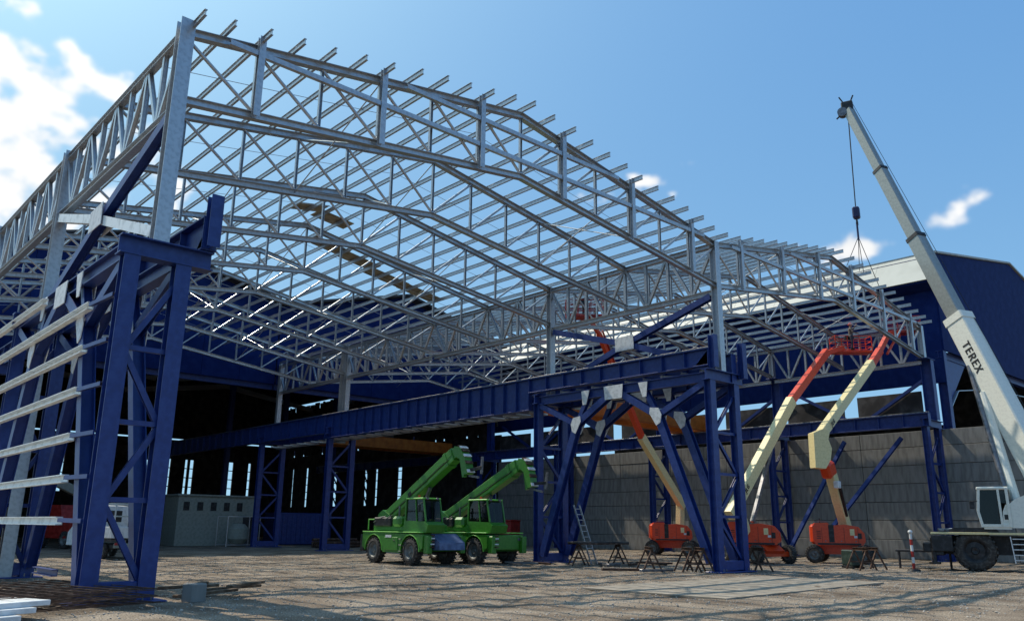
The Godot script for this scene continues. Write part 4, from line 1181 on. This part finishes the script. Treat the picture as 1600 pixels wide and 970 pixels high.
	# boom head with sheaves
	cbox(t, "boom_head", b + d * 0.25, Vector3(0.5, 0.8, 0.7), M.black, 0.06)
	for s in [-1, 1]: put(t, "sheave", lathe_x([Vector2(-0.06, 0.0), Vector2(-0.06, 0.3), Vector2(0.0, 0.24), Vector2(0.06, 0.3), Vector2(0.06, 0.0)], 20), M.steel, Transform3D(Basis(), b + d * 0.1 + Vector3(s * 0.16, -0.15, -0.35)))
	for q in [Vector3(0, 0.65, 0.3), Vector3(0, 0.7, -0.35), Vector3(0, -0.45, -0.55)]: bar(t, "head_pin", b + d * 0.2 + q * 0.6, b + d * 0.2 + q * 1.3, "b", 0.08, 0.08, M.black)
	# lettering along the white base section, on the face towards the viewer
	var up := Vector3.UP
	var xf := along(a, b)
	var fx := xf.basis.x.normalized()
	var fy := xf.basis.y.normalized()
	var sgn := -1.0 if (t.basis * fx).dot(Vector3(-0.9, 0, 0.45)) < 0 else 1.0
	var n := fx * sgn
	var tx := -d
	var ty := n.cross(tx)
	small_text(t, "TEREX", a + d * L * 0.30 + n * 0.482, 0.62, Basis(tx, ty, n), M.black)
	# hoist falls, hook block and slings
	var top := inv * Vector3(41.5, 27.3, 0.1)
	var hk := inv * Vector3(41.45, 21.0, 0.0)
	for s in [-1, 1]: bar(t, "hoist_fall", top + Vector3(s * 0.16, 0, 0), hk + Vector3(s * 0.14, 0.3, 0), "o", 0.035, 0.035, M.rope)
	cbox(t, "hook_block", hk, Vector3(0.5, 0.75, 0.42), M.hookblue, 0.08)
	var hb := Node3D.new()
	var hook := new_st()
	for i in 9:
		var a0 := -0.6 + i * 0.5
		var p0 := Vector3(cos(a0) * 0.17, sin(a0) * 0.17, 0)
		var p1 := Vector3(cos(a0 + 0.5) * 0.17, sin(a0 + 0.5) * 0.17, 0)
		hook.append_from(unit_bar("b", 0.09, 0.09), 0, along(p0, p1, Vector3.BACK))
	hb.free()
	put(t, "hook", hook.commit(), M.black, Transform3D(Basis(), hk + Vector3(0, -0.65, 0)))
	var ld := Vector3(41.2, 16.6, 0.0)
	var sl := inv * Vector3(41.4, 20.1, 0.0)
	bar(t, "master_link", sl + Vector3(0, 0.25, 0), sl + Vector3(0, -0.9, 0), "o", 0.12, 0.12, M.hookblue)
	for q in [Vector3(39.2, 17.0, 0.1), Vector3(43.6, 16.4, 0.1), Vector3(41.3, 17.2, -0.1), Vector3(41.3, 16.9, 0.15)]:
		bar(t, "sling", sl + Vector3(0, -0.7, 0), inv * q, "o", 0.04, 0.04, M.rope)

func pickup_van():
	var t := thing("pickup_van", "small white flatbed van seen from behind through the nearest tower", "van", Vector3(8.2, 0, -27.2), 0.12)
	t.scale = Vector3.ONE * 1.22
	for z in [-1.5, 1.3]:
		for x in [-0.82, 0.82]: wheel(t, Vector3(x, 0.33, z), 0.33, 0.2, M.rimgrey)
	cbox(t, "chassis", Vector3(0, 0.5, -0.1), Vector3(1.5, 0.2, 4.3), M.black, 0.03)
	side(t, "cab", [Vector2(-0.35, 0.5), Vector2(-0.4, 1.55), Vector2(-0.5, 2.2), Vector2(-1.5, 2.25), Vector2(-2.05, 1.3), Vector2(-2.45, 1.05), Vector2(-2.5, 0.5)], -0.86, 0.86, M.white)
	cbox(t, "rear_window", Vector3(0, 1.75, -0.42), Vector3(1.1, 0.5, 0.06), M.black, 0.01)
	cbox(t, "load_bed", Vector3(0, 0.82, 0.95), Vector3(1.9, 0.1, 2.5), M.black, 0.02)
	cbox(t, "tailgate", Vector3(0, 1.08, 2.22), Vector3(1.92, 0.46, 0.06), M.white, 0.015)
	for x in [-0.95, 0.95]: cbox(t, "side_board", Vector3(x, 1.08, 0.95), Vector3(0.05, 0.46, 2.46), M.white, 0.015)
	for x in [-0.9, 0.9]: bar(t, "rack_post", Vector3(x, 0.9, 0.0), Vector3(x, 2.25, 0.0), "b", 0.06, 0.06, M.galv)
	for z in [0.0, 2.15]: bar(t, "rack_beam", Vector3(-0.9, 2.25, z), Vector3(0.9, 2.25, z), "b", 0.05, 0.05, M.galv)
	for x in [-0.9, 0.9]:
		bar(t, "rack_post", Vector3(x, 1.28, 2.15), Vector3(x, 2.25, 2.15), "b", 0.05, 0.05, M.galv)
		bar(t, "rack_rail", Vector3(x, 2.25, 0.0), Vector3(x, 2.25, 2.15), "b", 0.05, 0.05, M.galv)
		cbox(t, "door_window", Vector3(x * 0.965, 1.75, -1.05), Vector3(0.02, 0.5, 0.75), M.black, 0.004)
	bar(t, "rack_beam", Vector3(-0.9, 1.75, 0.0), Vector3(0.9, 1.75, 0.0), "b", 0.06, 0.06, M.galv)
	cbox(t, "bumper", Vector3(0, 0.55, 2.25), Vector3(1.7, 0.2, 0.1), M.booth, 0.02)
	for x in [-0.75, 0.75]: cbox(t, "tail_lamp", Vector3(x, 0.62, 2.31), Vector3(0.22, 0.1, 0.03), M.red, 0.01)
	cbox(t, "number_plate", Vector3(0, 0.56, 2.31), Vector3(0.5, 0.11, 0.012), M.yellow, 0.002)

# ---------------------------------------------------------------- interior and small things
func bridge_crane(label: String, x0: float, x1: float, z: float, y: float):
	var t := thing("bridge_crane", label, "overhead crane", Vector3(x0, y, z), 0, "yellow overhead cranes")
	var L := x1 - x0
	for s in [-1, 1]: cbox(t, "girder", Vector3(L / 2, 0.55, s * 1.1), Vector3(L - 0.6, 1.1, 0.5), M.yellow, 0.03)
	for x in [0.3, L - 0.3]: cbox(t, "end_carriage", Vector3(x, 0.3, 0), Vector3(0.5, 0.6, 4.2), M.yellow, 0.04)
	cbox(t, "trolley", Vector3(L * 0.6, 1.3, 0), Vector3(1.8, 0.7, 2.4), M.dark, 0.05)
	cbox(t, "sign_board", Vector3(L * 0.32, 0.5, 1.38), Vector3(2.6, 0.7, 0.04), M.booth, 0.005)

func extras():
	bridge_crane("yellow overhead crane girder in the shade behind the deep girder", 26.6, 48.2, -49.5, 9.2)
	bridge_crane("yellow-brown overhead crane girder behind the middle tower", 26.6, 48.2, -17.5, 9.2)
	# site booth and tank in the shade
	var b := thing("site_booth", "grey site booth with small dark openings in the shade at the back", "booth", Vector3(23.2, 0, -50.0))
	cbox(b, "wall", Vector3(0, 2.0, 0), Vector3(7.0, 4.0, 3.0), M.booth, 0.03)
	cbox(b, "roof", Vector3(0, 4.08, 0), Vector3(7.3, 0.16, 3.3), M.booth, 0.03)
	for i in 5: cbox(b, "opening", Vector3(-2.8 + 1.15 * i, 3.2, 1.5), Vector3(0.5, 0.7, 0.06), M.black, 0.01)
	cbox(b, "door", Vector3(2.7, 1.3, 1.5), Vector3(1.0, 2.3, 0.06), M.dark, 0.01)
	var wt := thing("water_tank", "pale round tank in a wire cage in front of the site booth", "tank", Vector3(24.2, 0, -46.6))
	put(wt, "vessel", lathe_x([Vector2(-0.85, 0.0), Vector2(-0.8, 0.5), Vector2(-0.4, 0.85), Vector2(0.4, 0.85), Vector2(0.8, 0.5), Vector2(0.85, 0.0)], 24), M.booth, Transform3D(Basis(Vector3.BACK, PI / 2), Vector3(0, 1.0, 0)))
	for sx in [-1, 1]:
		for sz in [-1, 1]: bar(wt, "cage_post", Vector3(sx * 1.4, 0, sz * 1.0), Vector3(sx * 1.4, 2.4, sz * 1.0), "b", 0.06, 0.06, M.galv)
	for sz in [-1, 1]:
		for y in [0.15, 2.4]: bar(wt, "cage_rail", Vector3(-1.4, y, sz * 1.0), Vector3(1.4, y, sz * 1.0), "b", 0.06, 0.06, M.galv)
	# shaded red machine with grey arm beyond the left wall
	var r := thing("red_machine", "dim red machine with a grey sloping arm in the shade at the left", "machine", Vector3(11.0, 0, -46.0), 0.3)
	side(r, "body", [Vector2(-2.2, 0.7), Vector2(2.4, 0.7), Vector2(2.4, 1.7), Vector2(0.9, 1.9), Vector2(0.5, 3.0), Vector2(-0.9, 3.0), Vector2(-1.2, 1.9), Vector2(-2.2, 1.7)], -1.1, 1.1, M.red)
	for z in [-1.4, 1.5]:
		for x in [-1.0, 1.0]: wheel(r, Vector3(x, 0.6, z), 0.6, 0.4, M.rimgrey)
	bar(r, "arm", Vector3(-3.2, 5.2, 0.5), Vector3(1.8, 3.2, 0.5), "b", 0.4, 0.6, M.booth)
	# red cabinet between the towers
	var rc := thing("red_cabinet", "dull red cabinet standing in the shade left of the ladder tower", "cabinet", Vector3(47.0, 0, -38.0), 0.4)
	cbox(rc, "body", Vector3(0, 1.2, 0), Vector3(2.2, 2.2, 1.2), M.red, 0.06)
	cbox(rc, "lid", Vector3(0, 2.36, 0), Vector3(2.3, 0.12, 1.3), M.red, 0.04)
	var bc := thing("blue_container", "dim blue container standing in the shade between booth and rear towers", "container", Vector3(32.0, 0, -51.0))
	cbox(bc, "body", Vector3(0, 1.45, 0), Vector3(5.6, 2.8, 2.4), M.blue, 0.04)
	for i in 12: cbox(bc, "rib", Vector3(-2.6 + 0.47 * i, 1.45, 1.22), Vector3(0.16, 2.5, 0.05), M.blue, 0.01)
	var pp := thing("pipe_pile", "low heap of dark pipes in the shade left of the green machines", "pipes", Vector3(30.5, 0, -41.0), 0.2)
	for i in 9: cyl(pp, "pipe", Vector3(-2.4, 0.14 + 0.24 * (i / 4), -0.5 + 0.28 * (i % 4)), Vector3(2.4, 0.14 + 0.24 * (i / 4), -0.45 + 0.28 * (i % 4)), 0.12, M.rust)
	# dark steel columns standing in the shaded hall
	for i in 4:
		var p := bar(self, "interior_column", Vector3([18.0, 31.0, 37.5, 44.0][i], 0, -66.0), Vector3([18.0, 31.0, 37.5, 44.0][i], 17.0, -66.0), "i", 0.5, 0.5, [M.galv, M.blue, M.blue, M.blue][i], Vector3.BACK)
		tag(p, ["lone grey column in the shaded hall above the booth", "dark blue column deep in the shaded hall, left of three", "dark blue column deep in the shaded hall, middle of three", "dark blue column deep in the shaded hall, right of three"][i], "column", "columns inside the shaded hall")
	# braces against the concrete wall
	for i in 2:
		var t := bar(self, "raking_brace", Vector3(50.4, 7.9, -5.0 - 4.0 * i + 2.6), Vector3(47.6 - 0.2 * i, 0.1, -8.2 - 1.6 * i), "i", 0.24, 0.24, M.blue, Vector3.RIGHT)
		tag(t, ["blue raking brace against the concrete wall, nearer one", "blue raking brace against the concrete wall, farther one"][i], "brace", "raking braces")
	# ladder
	var l := thing("ladder", "aluminium ladder leaning on the inner blue tower", "ladder", Vector3(26.05, 0, -8.55))
	var top := Vector3(-0.15, 2.95, -1.05)
	for s in [-0.22, 0.22]: bar(l, "rail", Vector3(s, 0, 0), Vector3(s, 0, 0) + top, "b", 0.05, 0.08, M.galv)
	for i in 10:
		var c := top * ((i + 0.7) / 10.4)
		bar(l, "rung", c + Vector3(-0.22, 0, 0), c + Vector3(0.22, 0, 0), "o", 0.04, 0.04, M.galv)
	# trestles and welding bench
	var g := "dark steel trestles"
	var spots := [[24.2, -7.9, 0.9, "dark trestle at the near end of the steel bench"], [26.6, -7.4, 0.9, "dark trestle with leaning bars at the far end of the steel bench"], [22.9, -2.5, 0.9, "dark trestle left of the middle tower, nearest the far lift"], [23.9, -1.2, 0.9, "dark trestle between two others left of the middle tower"], [24.4, -0.9, 0.9, "dark trestle right beside the foot of the middle tower"], [27.4, 0.1, 0.9, "dark trestle just right of the middle tower"], [33.0, 2.2, 0.9, "dark trestle in front of the right boom lift"], [34.5, 2.0, 0.9, "dark trestle behind the welding set"]]
	for q in spots:
		var t := thing("trestle", q[3], "trestle", Vector3(q[0], 0, q[1]), q[2], g)
		bar(t, "beam", Vector3(-0.75, 0.95, 0), Vector3(0.75, 0.95, 0), "i", 0.12, 0.14, M.rust)
		for sx in [-1, 1]:
			for sz in [-1, 1]: bar(t, "leg", Vector3(sx * 0.6, 0.9, 0), Vector3(sx * 0.66, 0.0, sz * 0.42), "b", 0.07, 0.07, M.rust)
			bar(t, "tie", Vector3(sx * 0.64, 0.35, -0.28), Vector3(sx * 0.64, 0.35, 0.28), "b", 0.05, 0.05, M.rust)
	var be := thing("steel_bench", "dark steel bench top laid over two trestles by the ladder", "bench", Vector3(25.4, 1.05, -7.65), -0.2)
	cbox(be, "plate", Vector3(0, 0.04, 0), Vector3(3.2, 0.08, 0.9), M.dark, 0.01)
	for s in [-1, 1]: bar(be, "edge_bar", Vector3(-1.6, -0.02, s * 0.42), Vector3(1.6, -0.02, s * 0.42), "c", 0.06, 0.08, M.rust)
	var ws := thing("welding_set", "dark green welding set standing in front of the right boom lift", "welder", Vector3(34.2, 0, 1.2), 0.9)
	cbox(ws, "case", Vector3(0, 0.5, 0), Vector3(1.1, 0.75, 0.6), M.darkgreen, 0.05)
	cbox(ws, "panel", Vector3(-0.2, 0.62, 0.31), Vector3(0.5, 0.3, 0.02), M.white, 0.005)
	for s in [-1, 1]: bar(ws, "skid", Vector3(-0.6, 0.06, s * 0.25), Vector3(0.6, 0.06, s * 0.25), "b", 0.08, 0.1, M.black)
	# striped marker post
	var mp := thing("marker_post", "red and white striped post on a dark foot near the crane", "post", Vector3(34.3, 0, 4.1))
	put(mp, "foot", lathe_x([Vector2(0.0, 0.0), Vector2(0.0, 0.3), Vector2(0.08, 0.26), Vector2(0.1, 0.0)], 18), M.black, Transform3D(Basis(Vector3.BACK, PI / 2), Vector3(0, 0.0, 0)))
	for i in 6: cyl(mp, "band", Vector3(0, 0.08 + 0.27 * i, 0), Vector3(0, 0.35 + 0.27 * i, 0), 0.065, M.red if i % 2 == 0 else M.white)
	put(mp, "knob", lathe_x([Vector2(-0.1, 0.0), Vector2(-0.07, 0.08), Vector2(0.0, 0.11), Vector2(0.07, 0.08), Vector2(0.1, 0.0)], 14), M.white, Transform3D(Basis(Vector3.BACK, PI / 2), Vector3(0, 1.76, 0)))
	# long dark hydraulic pipe rack at the wall
	var dt := thing("low_trolley", "dark low steel trolley left of the crane bumper", "trolley", Vector3(37.4, 0, 3.4), -1.2)
	cbox(dt, "bed", Vector3(0, 0.85, 0), Vector3(2.6, 0.1, 1.0), M.dark, 0.02)
	for sx in [-1, 1]:
		for sz in [-1, 1]: cyl(dt, "leg", Vector3(sx * 1.15, 0, sz * 0.4), Vector3(sx * 1.15, 0.82, sz * 0.4), 0.05, M.dark)
	# concrete footing block and timber by the nearest tower
	var fb := cbox(self, "footing_block", Vector3(1.62, 0.2, 0.62), Vector3(0.42, 0.44, 0.4), M.concrete, 0.03, Vector3(0, 0.3, 0))
	tag(fb, "small grey concrete block beside the foot of the nearest tower", "block")
	for i in 5:
		var q := [[2.4, -0.5, 1.9, 0.3], [3.0, -0.9, 2.2, 0.12], [2.2, -1.2, 1.5, -0.3], [3.4, -0.4, 1.4, 0.5], [1.9, 0.1, 1.2, 0.9]][i] as Array
		var o := cbox(self, "timber_plank", Vector3(q[0], 0.1 + 0.06 * i, q[1]), Vector3(q[2], 0.07, 0.2), M.timber, 0.01, Vector3(0.0, q[3], 0.03))
		tag(o, ["longest dark plank at the bottom of the heap by the nearest tower", "dark plank second from the bottom of the heap by the nearest tower", "dark plank in the middle of the heap by the nearest tower", "dark plank second from the top of the heap by the nearest tower", "topmost dark plank of the heap by the nearest tower"][i], "plank", "timber by the nearest tower")
	# offcuts on the ground by the bench
	for i in 10:
		var q := [[25.2, -6.5], [26.3, -6.2], [27.0, -6.9], [24.6, -6.6], [27.9, -6.0], [23.0, -9.6], [22.4, -10.1], [28.5, -6.6], [21.6, -2.9], [22.4, -1.7]][i] as Array
		var o := cbox(self, "steel_offcut", Vector3(q[0], 0.08, q[1]), Vector3(0.9 + 0.14 * i, 0.1, 0.16), M.rust if i % 3 else M.steel, 0.01, Vector3(0, 0.35 * i, 0.02))
		tag(o, "%s steel offcut from the steel bench in the scrap on the ground" % ORD[i], "offcut", "steel offcuts on the ground")
	# reinforcement mesh and white sheets at the bottom left
	var rm := thing("rebar_mat", "rusty reinforcement mat on the ground at the bottom left corner", "rebar", Vector3(-1.6, 0.0, 1.2), 0.25)
	for k in 3:
		for i in 16: bar(rm, "bar", Vector3(-2.6, 0.12 + 0.14 * k, -3.2 + 0.28 * i), Vector3(2.0, 0.10 + 0.14 * k + rng.randf_range(-0.02, 0.02), -3.2 + 0.28 * i + rng.randf_range(-0.06, 0.06)), "b", 0.018, 0.018, M.rust)
		for i in 12: bar(rm, "bar", Vector3(-2.5 + 0.38 * i, 0.14 + 0.14 * k, -3.3), Vector3(-2.5 + 0.38 * i, 0.14 + 0.14 * k, 1.1), "b", 0.018, 0.018, M.rust)
	for i in 3:
		var o := cbox(self, "white_sheet_stack", Vector3(-3.5 + 0.3 * i, 0.1 + 0.1 * i, 3.0 - 0.3 * i), Vector3(1.5, 0.1, 1.1), M.white, 0.01, Vector3(0, 0.3 + 0.05 * i, 0))
		tag(o, ["lowest white sheet of the stack at the bottom left corner", "middle white sheet of the stack at the bottom left corner", "top white sheet of the stack at the bottom left corner"][i], "sheet", "white sheets at the bottom left")

# ---------------------------------------------------------------- people
func worker_mesh(caps: Array, cell: float) -> Mesh:
	# caps: [a, b, ra, rb, colour]; smooth union meshed as surface nets
	var lo := Vector3.ONE * 1e9
	var hi := -lo
	for c in caps:
		for v in [c[0], c[1]]:
			lo = lo.min(v - Vector3.ONE * 0.24)
			hi = hi.max(v + Vector3.ONE * 0.24)
	var n := Vector3i(((hi - lo) / cell).ceil()) + Vector3i.ONE
	var f := PackedFloat32Array()
	f.resize(n.x * n.y * n.z)
	f.fill(1.0)
	var col := PackedInt32Array()
	col.resize(f.size())
	for ci in caps.size():
		var c: Array = caps[ci]
		var a: Vector3 = c[0]
		var b: Vector3 = c[1]
		var m: float = maxf(c[2], c[3]) + 0.09
		var i0 := Vector3i(((a.min(b) - Vector3.ONE * m - lo) / cell).floor()).clamp(Vector3i.ZERO, n - Vector3i.ONE)
		var i1 := Vector3i(((a.max(b) + Vector3.ONE * m - lo) / cell).ceil()).clamp(Vector3i.ZERO, n - Vector3i.ONE)
		var ab := b - a
		var l2 := maxf(ab.length_squared(), 1e-8)
		for x in range(i0.x, i1.x + 1):
			for y in range(i0.y, i1.y + 1):
				for z in range(i0.z, i1.z + 1):
					var q := lo + Vector3(x, y, z) * cell
					var t := clampf((q - a).dot(ab) / l2, 0, 1)
					var d := q.distance_to(a + ab * t) - lerpf(c[2], c[3], t)
					var k := (x * n.y + y) * n.z + z
					var o := f[k]
					if d < o: col[k] = ci
					var hh := clampf(0.5 + 0.5 * (o - d) / 0.035, 0, 1)
					f[k] = lerpf(o, d, hh) - 0.035 * hh * (1 - hh)
	var vid := {}
	var verts := PackedVector3Array()
	var cols := PackedColorArray()
	for x in n.x - 1:
		for y in n.y - 1:
			for z in n.z - 1:
				var s := Vector3.ZERO
				var cnt := 0
				var inside := 0
				var vals := []
				for k in 8:
					var v := f[((x + (k & 1)) * n.y + y + ((k >> 1) & 1)) * n.z + z + ((k >> 2) & 1)]
					vals.append(v)
					if v < 0: inside += 1
				if inside == 0 or inside == 8: continue
				for e in [[0, 1], [2, 3], [4, 5], [6, 7], [0, 2], [1, 3], [4, 6], [5, 7], [0, 4], [1, 5], [2, 6], [3, 7]]:
					var va: float = vals[e[0]]
					var vb: float = vals[e[1]]
					if (va < 0) != (vb < 0):
						var t := va / (va - vb)
						var pa := Vector3(e[0] & 1, (e[0] >> 1) & 1, (e[0] >> 2) & 1)
						var pb := Vector3(e[1] & 1, (e[1] >> 1) & 1, (e[1] >> 2) & 1)
						s += pa.lerp(pb, t)
						cnt += 1
				vid[(x * n.y + y) * n.z + z] = verts.size()
				verts.append(lo + (Vector3(x, y, z) + s / cnt) * cell)
				cols.append(caps[col[(x * n.y + y) * n.z + z]][4])
	var st := new_st()
	st.set_smooth_group(0)
	for i in verts.size():
		st.set_color(cols[i])
		st.add_vertex(verts[i])
	for x in range(1, n.x - 1):
		for y in range(1, n.y - 1):
			for z in range(1, n.z - 1):
				var k := (x * n.y + y) * n.z + z
				for ax in 3:
					var k2 := k + [n.y * n.z, n.z, 1][ax] as int
					if (f[k] < 0) == (f[k2] < 0): continue
					var u := [n.z, 1, n.y * n.z][ax] as int
					var v := [1, n.y * n.z, n.z][ax] as int
					var q := [k, k - u, k - u - v, k - v]
					var ok := true
					for w in q:
						if not vid.has(w): ok = false
					if not ok: continue
					if f[k] < 0: q = [q[3], q[2], q[1], q[0]]
					for j in [0, 1, 2, 0, 2, 3]: st.add_index(vid[q[j]])
	st.generate_normals()
	return st.commit()

func worker(label: String, at: Vector3, yaw: float, coat: Color, hat: Material, reach: bool):
	var t := thing("person", label, "person", at, yaw, "workers in the lift baskets")
	var tr := Color(0.03, 0.035, 0.06)
	var sk := Color(0.40, 0.22, 0.14)
	var bt := Color(0.02, 0.018, 0.015)
	var caps := []
	for s in [-1, 1]:
		caps.append([Vector3(s * 0.1, 0.92, 0), Vector3(s * 0.13, 0.5, 0.03), 0.1, 0.07, tr])
		caps.append([Vector3(s * 0.13, 0.5, 0.03), Vector3(s * 0.14, 0.1, 0), 0.07, 0.05, tr])
		caps.append([Vector3(s * 0.14, 0.055, -0.03), Vector3(s * 0.15, 0.05, 0.15), 0.055, 0.045, bt])
		var sh := Vector3(s * 0.2, 1.42, 0)
		var el := Vector3(s * 0.3, 1.16, 0.1)
		var wr := Vector3(s * 0.22, 1.1, 0.34)
		if reach and s > 0:
			el = Vector3(0.32, 1.5, 0.24)
			wr = Vector3(0.26, 1.72, 0.4)
		caps.append([sh, el, 0.062, 0.048, coat])
		caps.append([el, wr, 0.046, 0.034, coat])
		var hd := (wr - el).normalized()
		caps.append([wr, wr + hd * 0.08, 0.034, 0.036, sk])
		for k in 4: caps.append([wr + hd * 0.08 + Vector3(0.018 * (k - 1.5), 0, 0), wr + hd * (0.15 + 0.01 * (k % 2)) + Vector3(0.02 * (k - 1.5), -0.03, 0), 0.012, 0.01, sk])
		caps.append([wr + hd * 0.04 - Vector3(s * 0.03, 0, 0), wr + hd * 0.1 - Vector3(s * 0.055, 0, 0), 0.014, 0.011, sk])
	caps.append([Vector3(0, 0.95, 0), Vector3(0, 1.15, 0), 0.14, 0.13, coat])
	caps.append([Vector3(0, 1.15, 0), Vector3(0, 1.38, 0), 0.14, 0.15, coat])
	caps.append([Vector3(-0.13, 1.42, 0), Vector3(0.13, 1.42, 0), 0.085, 0.085, coat])
	caps.append([Vector3(0, 1.44, 0), Vector3(0, 1.58, 0.015), 0.055, 0.055, sk])
	caps.append([Vector3(0, 1.63, 0.02), Vector3(0, 1.71, 0.01), 0.085, 0.095, sk])
	caps.append([Vector3(0, 1.655, 0.1), Vector3(0, 1.635, 0.125), 0.012, 0.016, sk])
	for s in [-1, 1]: caps.append([Vector3(s * 0.095, 1.65, 0.01), Vector3(s * 0.098, 1.68, 0.005), 0.014, 0.016, sk])
	var m := plain(Color.WHITE, 0.8)
	m.vertex_color_use_as_albedo = true
	put(t, "body", worker_mesh(caps, 0.022), m)
	for s in [-1, 1]: cbox(t, "eye", Vector3(s * 0.035, 1.68, 0.1), Vector3(0.02, 0.012, 0.012), M.black, 0.003)
	cbox(t, "mouth", Vector3(0, 1.595, 0.1), Vector3(0.045, 0.008, 0.01), M.red, 0.002)
	var hm := lathe_x([Vector2(0.0, 0.0), Vector2(-0.01, 0.155), Vector2(0.01, 0.15), Vector2(0.02, 0.118), Vector2(0.07, 0.108), Vector2(0.11, 0.07), Vector2(0.125, 0.0)], 20)
	put(t, "hard_hat", hm, hat, Transform3D(Basis(Vector3.BACK, PI / 2), Vector3(0, 1.735, 0.012)))

func people():
	worker("worker in dark clothes with red hard hat in the orange basket of the hidden lift", Vector3(46.9, 13.64, -3.6), 0.6, Color(0.12, 0.10, 0.09), M.helmet, true)
	worker("worker in dark clothes and pale hard hat in the red basket at upper middle", Vector3(31.3, 15.04, -13.85), 1.2, Color(0.035, 0.04, 0.06), M.whitehat, true)

# ---------------------------------------------------------------- scene
func _ready():
	rng.seed = 4242
	# camera
	var cam := Camera3D.new()
	cam.name = "camera"
	add_child(cam)
	var yaw := 0.739
	var pit := 0.258
	var roll := 0.0105
	var fw := Vector3(sin(yaw) * cos(pit), sin(pit), -cos(yaw) * cos(pit))
	var r := Vector3(cos(yaw), 0, sin(yaw))
	var u := r.cross(fw)
	var r2 := r * cos(roll) + u * sin(roll)
	var u2 := -r * sin(roll) + u * cos(roll)
	cam.transform = Transform3D(Basis(r2, u2, -fw), Vector3(-6.746, 1.8, 20.985))
	cam.fov = 41.47
	cam.far = 1200.0
	cam.current = true
	# sky and exposure
	var we := WorldEnvironment.new()
	we.name = "environment"
	var env := Environment.new()
	env.background_mode = Environment.BG_SKY
	env.sky = make_sky()
	env.background_energy_multiplier = 1.0
	env.tonemap_mode = Environment.TONE_MAPPER_LINEAR
	env.tonemap_exposure = 1.0
	env.sdfgi_enabled = true
	env.ssao_enabled = true
	env.ssil_enabled = true
	we.environment = env
	add_child(we)
	# sun: high, behind the steelwork and a little to the left
	var sun := DirectionalLight3D.new()
	sun.name = "sun"
	sun.light_color = Color(1.0, 0.955, 0.88)
	sun.light_energy = 1.45
	sun.light_angular_distance = 0.5
	sun.shadow_enabled = true
	add_child(sun)
	sun.look_at_from_position(Vector3(-17, 100, -72), Vector3.ZERO, Vector3.UP)
	make_materials()
	M.greenlight = mat(Color(0.45, 0.75, 0.30), 0.4, 0.0, 0.1, 0.6, 31)
	M.hookblue = mat(Color(0.10, 0.10, 0.28), 0.45, 0.0, 0.1, 0.6, 32)
	M.darkgreen = mat(Color(0.12, 0.2, 0.18), 0.5, 0.0, 0.15, 0.6, 33)
	M.pad = mat(Color(0.56, 0.52, 0.46), 0.92, 0.0, 0.16, 0.5, 34)
	make_ground()
	finished_halls()
	steelwork()
	vehicles()
	mobile_crane()
	pickup_van()
	extras()
	people()
